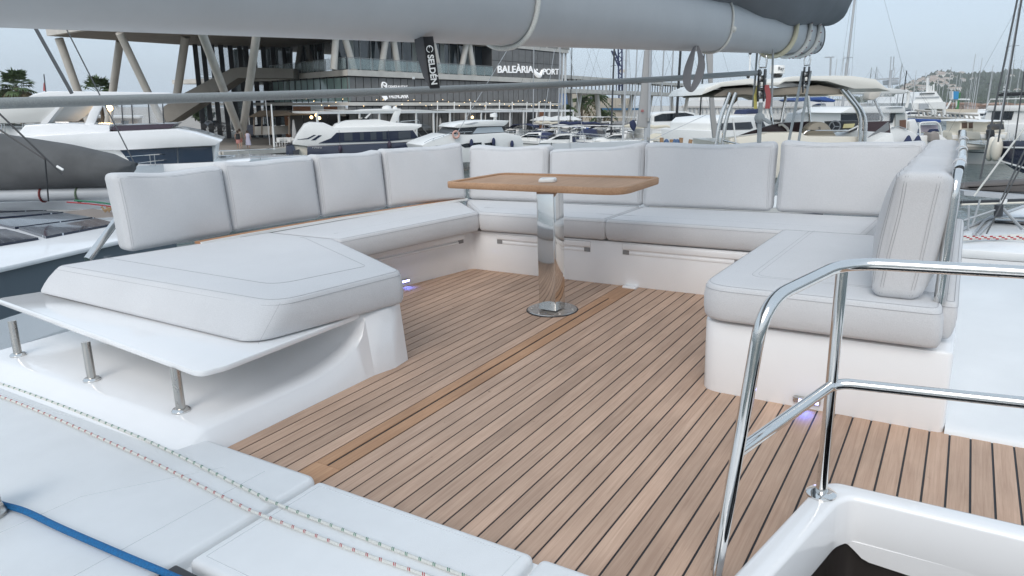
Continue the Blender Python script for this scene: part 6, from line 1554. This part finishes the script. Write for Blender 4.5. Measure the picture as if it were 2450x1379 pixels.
# navy sailing yacht at the right edge
Y12 = Plane(2380, 42, 2600, 36); t = thing('sailing_yacht', 'navy hulled sailing yacht with two cream fenders at the right edge', 'sailing boat', Y12.at(0, WATER))
tr('hull', [(2383, 340), (2400, 337), (2600, 334), (2600, 470), (2460, 420), (2425, 407), (2402, 392), (2390, 372)], Y12, 3.4, navy, t, 0, .06); tr('deck', [(2398, 338), (2438, 320), (2520, 312), (2600, 310), (2600, 337)], Y12, 3.0, white, t, .15, .04)
for a, b in (((2392, 353), (2600, 357)), ((2386, 384), (2470, 408))): tubepx('stripe', [a, b], Y12, .05, white, t, -.03)
for px in (2371, 2384): MB().ball(Y12.pt(px, 357, -.35), .30, 10, (1, 1, 2.3)).build('fender', cream, t)
for px, y in ((2415, 318), (2440, 310), (2425, 322)): tubepx('stanchion', [(px, 337), (px+1, y)], Y12, .02, steel, t, .1)
o = tr('pontoon', [(2289, 346), (2373, 348), (2373, 352), (2289, 351)], flat(58), 6, conc, None); tag(o, 'low concrete pontoon between the fishing boats and the navy yacht', 'pontoon')
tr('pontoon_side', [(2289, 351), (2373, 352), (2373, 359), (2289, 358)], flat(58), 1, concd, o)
o = tr('pontoon_post', [(2367, 346), (2368, 317), (2376, 317), (2377, 346)], flat(57), .3, white, None); tag(o, 'white service pillar with lit lamp on the pontoon', 'pillar'); tr('lamp_cap', [(2370, 313), (2378, 313), (2378, 317), (2370, 317)], flat(57), .3, mat('pillar lamp', (1, .8, .4), .4, emit=(1, .75, .3), estr=5), o)
# right neighbour: foredeck, solar arch, boom
t = thing('sailing_yacht', 'white neighbouring yacht foredeck with solar arch at the right edge', 'sailing boat', PZ(2420, 560, -1.2))
fz = -.62
q = [PZ(2290, 560, fz), PZ(2310, 549, fz), PZ(2390, 517, fz), PZ(2455, 494, fz), PZ(2700, 420, fz), PZ(2900, 620, fz), PZ(2450, 606, fz), PZ(2300, 596, fz)]
MB().prism([(p.x, p.y) for p in q], fz-.12, fz).build('foredeck', gelskid, t, bev=.02); MB().prism([(p.x, p.y) for p in q], WATER-.3, fz-.125).build('hull', gel, t, smooth=0)
MB().tube([p + V((0, 0, .02)) for p in q[:5]], .025, 6).build('toe_rail', alu, t)
RP = flat(9.2)
for pts in ([(2330, 560), (2365, 522), (2410, 515)], [(2340, 562), (2380, 528), (2450, 522)]): MB().tube(smoothpath([PZ(x, y, fz+.03) for x, y in pts]), .022, 6).build('hatch_grip', alu, t)
MB().rbox((-.35, -.22, 0), (.35, .22, .05), .02, 2, Matrix.Translation(PZ(2440, 535, fz))).build('deck_hatch', glassd, t)
tr('solar_arch', [(2306, 457), (2460, 469), (2600, 478), (2600, 487), (2460, 480), (2306, 468)], flat(11), 1.2, alu, t); tr('stowed_sail', [(2300, 450), (2320, 443), (2400, 436), (2600, 428), (2600, 470), (2450, 462), (2310, 455)], flat(11.3), .35, mat('brown grey canvas', (.12, .11, .105), .9, noise=.15, nscale=3), t, 0, .05)
tubepx('boom_tube', [(2300, 486), (2450, 481), (2650, 474)], flat(10.5), .035, black, t); tubepx('boom_trim', [(2300, 490), (2450, 485), (2650, 478)], flat(10.4), .014, cream, t); MB().lathe([(.01, -.03), (.045, -.03), (.045, .03), (.01, .03)], flat(10.3).pt(2401, 482), 12).build('deck_light', white, t)
for a, b, r in (((2316, 552), (2318, 492), .014), ((2326, 540), (2345, 478), .012), ((2388, 518), (2390, 490), .05), ((2305, 528), (2390, 500), .012), ((2400, 500), (2445, 548), .02)): tubepx('stanchion', [a, b], RP, r, alu if r < .05 else dark, t)
for k in range(3): MB().tube(smoothpath([PZ(2300+60*i, 566+3*k+3*math.sin(2*i+k), fz+.05) for i in range(5)]), .022, 6).build('dock_line', ropewhite, t)
for k in range(22): p = PZ(2306+7*k, 566+3*(k % 3), fz+.075); MB().tube([p, p + V((.03, .015, .0))], .010, 4).build('line_fleck', ropered, t)
RG = flat(9)
for a, b, r in (((2436, -10), (2345, 430), .011), ((2446, -10), (2388, 340), .010), ((2470, 30), (2420, 400), .008), ((2500, 240), (2330, 470), .012), ((2480, 300), (2395, 480), .010), ((2478, 330), (2360, 560), .009)): tubepx('stay', [a, b], RG, r, wirem if r < .012 else ropewhite, t)
# ================================================================== far shore
ferry = thing('ferry', 'white passenger ferry moored across the harbour', 'ferry', gpt(2222, 300, WATER)); FY = flat(300)
tr('hull', [(2180, 247), (2262, 244), (2266, 268), (2186, 268)], FY, 60, white, ferry); tr('car_deck_shade', [(2200, 248), (2222, 248), (2222, 264), (2200, 264)], FY, .5, alu, ferry, -.6)
tr('lower_house', [(2193, 231), (2247, 229), (2257, 244), (2184, 247)], FY, 40, white, ferry, 3); tr('bridge', [(2204, 222), (2240, 219), (2246, 229), (2198, 231)], FY, 20, white, ferry, 6)
for k in range(9): tr('bridge_window', [(2202+4*k, 223.5-.1*k), (2204.6+4*k, 223.5-.1*k), (2204+4*k, 226.5-.1*k), (2201.4+4*k, 226.5-.1*k)], FY, .5, gdk, ferry, 5.2)
tr('window_row', [(2192, 233), (2248, 231), (2249, 233), (2191, 235)], FY, .4, alu, ferry, 2.4)
for px, y in ((2219, 187), (2223, 205), (2228, 206), (2234, 202)): tubepx('mast', [(px-1, 222), (px, y)], FY, .35 if px > 2219 else .5, white, ferry, 8)
# blue signal box on a green post
SG = flat(150); t = thing('signal_post', 'blue signal box on a green post across the harbour', 'sign', gpt(2288, 150, WATER))
tr('blue_panel', [(2281, 219), (2294, 219), (2293, 238), (2281, 238)], SG, 1, mat('sign blue', (.05, .28, .55), .5), t); tr('white_side', [(2278, 219), (2281, 218.5), (2281, 238), (2278, 238)], SG, 1, white, t)
tubepx('post', [(2295, 222), (2288, 275)], SG, .3, mat('sign green', (.06, .22, .07), .5), t, .5); tubepx('post', [(2288, 240), (2290, 275)], SG, .2, white, t, .5)
for a, b in (((2275, 238), (2320, 239)), ((2275, 242), (2255, 278))): tubepx('strut', [a, b], SG, .18, white, t, .3)
# boarding bridge
t = thing('gangway', 'metal truss gangway in front of the ferry', 'gangway', gpt(2280, 110, WATER)); GW = flat(110)
for a, b in (((2190, 264), (2340, 276)), ((2190, 279), (2340, 287))): tubepx('chord', [a, b], GW, .16, mat('truss grey', (.45, .43, .40), .6), t)
for k in range(13): tubepx('brace', [(2195+11*k, 264.5+.85*k), (2200+11*k, 279+.6*k)], GW, .12, MATS['truss grey'], t)
tr('deck', [(2190, 278), (2345, 287), (2345, 292), (2190, 284)], GW, 3, conc, t); tr('tan_hull', [(2255, 261), (2340, 262), (2338, 270), (2262, 270)], GW, 5, beige, t, 3)
for px in (2230, 2236, 2258): tr('bollard', [(px, 262), (px+5, 262), (px+5, 275), (px, 275)], GW, .4, white, t, -.5)
# light tower
LT = flat(260); t = thing('light_tower', 'tall floodlight mast beyond the flybridge yacht', 'light mast', gpt(1986, 260)); tubepx('pole', [(1983, 262), (1988, 136)], LT, .35, alu, t); tr('head', [(1979, 136), (1997, 136), (1997, 137.5), (1979, 137.5)], LT, 2, alu, t)
for px, y0, D, lab in ((2057, 0, 60, 'tall silver mast with crossed spreaders right of the sail bag'),):
    sailboat(px-12, D, 85, 12, 18.5, lab, white, navycloth, mastm, .12)
for (px, top, b, D, m, lab) in ((2164, 160, 250, 80, alu, 'slanted grey mast before the hill'), (2177, 175, 250, 80, black, 'thin black mast before the hill'), (2091, 168, 250, 90, alu, 'thin grey mast left of the radar post'), (2103, 167, 250, 90, alu, 'thin grey mast beside the radar post'), (2425, 20, 340, 60, alu, 'thin mast rising at the right edge')):
    sailboat(px, D, 80, 10, EYE.z - WATER + (HORIZON-top)*D/FPX, lab, white, navycloth, m, .07, boom=False)
# breakwater and moored fleet
o = MB().add([gpt(1960, 330, WATER-.5), gpt(3600, 330, WATER-.5), gpt(3600, 345, WATER+1.6), gpt(1960, 345, WATER+1.6), gpt(1960, 420, WATER+1.6), gpt(3600, 420, WATER+1.6)], [(0,1,2,3), (3,2,5,4)]).build('breakwater', mat('breakwater rock', (.30, .24, .20), .9, noise=.2, nscale=.1), smooth=0); struct(o)
rn = random.Random(11)
proto = None
far = []
T = Matrix.Identity(4)
def far_yacht():
    t = thing('moored_yacht', 'white sailing yacht in the distant marina', 'sailing boat', (0, 0, 0), 'distant yachts in the marina across the harbour')
    rings, sh = hullmesh(11, 3.4, 1.5, 1.2, T, n=7); MB().loft(rings).build('hull', white, t, smooth=40); tpoly(T, [(-2, 1.2), (3, 1.2), (1.5, 1.9), (-2, 2.1)], 2).build('cabin', white, t, smooth=0)
    MB().tube([(.8, 0, 1.5), (.7, 0, 15)], .085, 5).build('mast', mastm, t); MB().tube([(.8, 0, 2.6), (-3.4, 0, 2.5)], .25, 6).build('sail_cover', navycloth, t); return t
def copy_tree(o):
    c = o.copy(); COL.objects.link(c)
    for ch in o.children:
        d = ch.copy(); COL.objects.link(d); d.parent = c
    return c
fy = far_yacht(); first = True
for k in range(50):
    px = 2180 + 300*rn.random()**.9 if k < 42 else rn.uniform(1990, 2180); D = rn.uniform(180, 320)
    if 2185 < px < 2260 and D < 305: D = 325
    o = fy if first else copy_tree(fy); first = False
    o.location = gpt(px, D, WATER); o.rotation_euler = (0, 0, math.atan2(FH.y, FH.x) + R(rn.choice([80, 90, 100, 0, 180, 170]) + rn.uniform(-6, 6))); s_ = rn.uniform(.75, 1.15); o.scale = (s_, s_, s_*rn.uniform(.85, 1.2)); o['_o'] = tuple(o.location)
def far_motor():
    t = thing('moored_motorboat', 'white motor cruiser in the distant marina', 'boat', (0, 0, 0), 'distant cruisers in the marina across the harbour')
    rings, sh = hullmesh(12, 4, 2.0, 1.5, T, n=7); MB().loft(rings).build('hull', white, t, smooth=40); tpoly(T, [(-4, 1.5), (3.5, 1.7), (1.5, 2.9), (-3.5, 3.1)], 3, 2.4).build('house', white, t, smooth=0); tpoly(T, [(-3.5, 2.1), (2.3, 2.1), (1.6, 2.7), (-3.3, 2.7)], 3.05, 2.7).build('window_band', glassd, t, smooth=0); return t
fm = far_motor(); first = True
for k in range(34):
    px = rn.uniform(2180, 2470); D = rn.uniform(170, 310)
    if 2185 < px < 2262: D = 320
    o = fm if first else copy_tree(fm); first = False
    o.location = gpt(px, D, WATER); o.rotation_euler = (0, 0, math.atan2(FH.y, FH.x) + R(rn.choice([85, 95, 5, 175]) + rn.uniform(-8, 8))); s_ = rn.uniform(.7, 1.1); o.scale = (s_,)*3; o['_o'] = tuple(o.location)
# waterfront terrace of pinkish houses behind the masts
for k in range(22):
    px = 2260 + k*10 + rn.uniform(-3, 3); c = gpt(px, 420, WATER+1.6); w_ = rn.uniform(8, 14); h_ = rn.uniform(2.2, 3.8)
    t = thing('waterfront_house', 'low pinkish house on the far waterfront', 'house', c, 'low houses along the far waterfront'); pl_ = Plane(px, 420, px+40, 420)
    MB().extr([c - pl_.u*w_/2, c + pl_.u*w_/2, c + pl_.u*w_/2 + V((0,0,h_)), c - pl_.u*w_/2 + V((0,0,h_))], pl_.n*10).build('wall', mat('pink render', (.52, .42, .37), .85, noise=.06, nscale=.2, rand=.15), t, smooth=0)
    MB().extr([c - pl_.u*(w_/2+.4) + V((0,0,h_)) - pl_.n*.4, c + pl_.u*(w_/2+.4) + V((0,0,h_)) - pl_.n*.4, c + V((0,0,h_+.9)) - pl_.n*.4], pl_.n*10.8).build('roof', mat('tile roof', (.38, .26, .20), .85), t, smooth=0)
# hills
ridge = [(-900, 246), (600, 246), (1700, 246), (1960, 246), (2060, 236), (2120, 222), (2150, 212), (2180, 199), (2205, 188), (2230, 177), (2260, 175), (2290, 179), (2300, 183), (2330, 179), (2360, 180), (2400, 173), (2450, 171), (2520, 166), (2650, 172), (2900, 190), (3400, 215), (4200, 240)]
def ry(px):
    for (a, ya), (b, yb) in zip(ridge, ridge[1:]):
        if a <= px <= b: return ya + (yb-ya)*(px-a)/(b-a)
    return 246
def hn(px, s): return math.sin(px*.031 + s*5)*.5 + math.sin(px*.083 + s*9 + 1)*.3 + math.sin(px*.21+s*17)*.2
D1, D2 = 1100, 2300
def hp(px, s):
    D = D1 + (D2-D1)*s; top = P(px, ry(px), D2).z; z = WATER + 2 + (top - WATER - 2)*(s**1.15) + hn(px, s)*10*math.sin(PI*min(1, s))
    p = P(px, HORIZON, D); return V((p.x, p.y, z))
mb = MB(); cols = [1900 + 8*i for i in range(160)]; rows = [i/16 for i in range(17)]
mb.add([hp(px, s) for px in cols for s in rows], [(i*17+j, (i+1)*17+j, (i+1)*17+j+1, i*17+j+1) for i in range(len(cols)-1) for j in range(16)])
hillm = mat('scrub hillside', (.085, .09, .06), .95, noise=.45, nscale=.012)
o = mb.build('hill', hillm, smooth=80); struct(o, 'dark scrubby hill behind the marina')
# scrub and pines as one mass
mb = MB()
for k in range(5200):
    px = rn.uniform(2040, 2700); s = rn.random()**.8*.99; p = hp(px, s); r_ = rn.uniform(3, 8)*(1.3 if s > .93 else 1)
    q = [p + V((r_*math.cos(a)*rn.uniform(.6, 1.1), r_*math.sin(a)*rn.uniform(.6, 1.1), r_*rn.uniform(.1, .5))) for a in (0, 1.26, 2.5, 3.77, 5.0)]; tp_ = p + V((0, 0, r_*rn.uniform(.9, 1.6)))
    mb.add(q + [tp_], [(0,1,5), (1,2,5), (2,3,5), (3,4,5), (4,0,5)])
o = mb.build('hillside_scrub', mat('pine scrub', (.05, .066, .038), .95, noise=.4, nscale=.03), smooth=0); o['kind'] = 'stuff'; o['label'] = 'pine scrub covering the far hill'
# houses on the hill
hm_ = MB().box((-8, -5, -4), (8, 5, 6)); wall_me = None
def hill_house():
    t = thing('hillside_house', 'pale house among pines on the far hillside', 'house', (0, 0, 0), 'houses scattered over the far hillside')
    MB().box((-8, -5, -5), (8, 5, 5.5)).build('wall', mat('hill house wall', (.74, .71, .66), .85, rand=.12), t, smooth=0)
    MB().add([(-8.6,-5.6,5.5), (8.6,-5.6,5.5), (8.6,5.6,5.5), (-8.6,5.6,5.5), (-4,0,8), (4,0,8)], [(0,1,5,4), (2,3,4,5), (1,2,5), (3,0,4), (0,3,2,1)]).build('roof', mat('hill roof', (.44, .35, .29), .85), t, smooth=0); return t
hh = hill_house(); first = True
for k in range(95):
    if k < 70: px, s = rn.gauss(2215, 42), min(.97, max(.25, rn.gauss(.72, .2)))
    else: px, s = rn.uniform(2100, 2480), rn.uniform(.2, .8)
    if px > 2310 and rn.random() < .6: px = rn.uniform(2150, 2300)
    o = hh if first else copy_tree(hh); first = False
    o.location = hp(px, s) + V((0, 0, 3)); o.rotation_euler = (0, 0, math.atan2(FH.y, FH.x) + PI/2 + rn.uniform(-.7, .7)); s_ = rn.uniform(.6, 1.15); o.scale = (s_*rn.uniform(.9, 1.6), s_, s_); o['_o'] = tuple(o.location)

# thin evening haze over the harbour
hm = bpy.data.materials.new('haze'); hm.use_nodes = True; ht = hm.node_tree; ht.nodes.clear()
vo = ht.nodes.new('ShaderNodeVolumePrincipled'); vo.inputs['Color'].default_value = (.96, .98, 1, 1); vo.inputs['Density'].default_value = .00016; vo.inputs['Anisotropy'].default_value = .2
oo = ht.nodes.new('ShaderNodeOutputMaterial'); ht.links.new(vo.outputs[0], oo.inputs['Volume'])
hz = MB().box((-3300, -3300, WATER-1), (3300, 3300, 170)).build('haze', hm, smooth=0); hz['kind'] = 'stuff'; hz['label'] = 'thin evening haze over the harbour'
# ------------------------------------------------------------------ heel the yacht, tidy up
for o in BOAT: o.matrix_world = BOATM @ Matrix.Translation(o.location) @ o.rotation_euler.to_matrix().to_4x4()
for o in scn.objects:
    if '_o' in o: del o['_o']
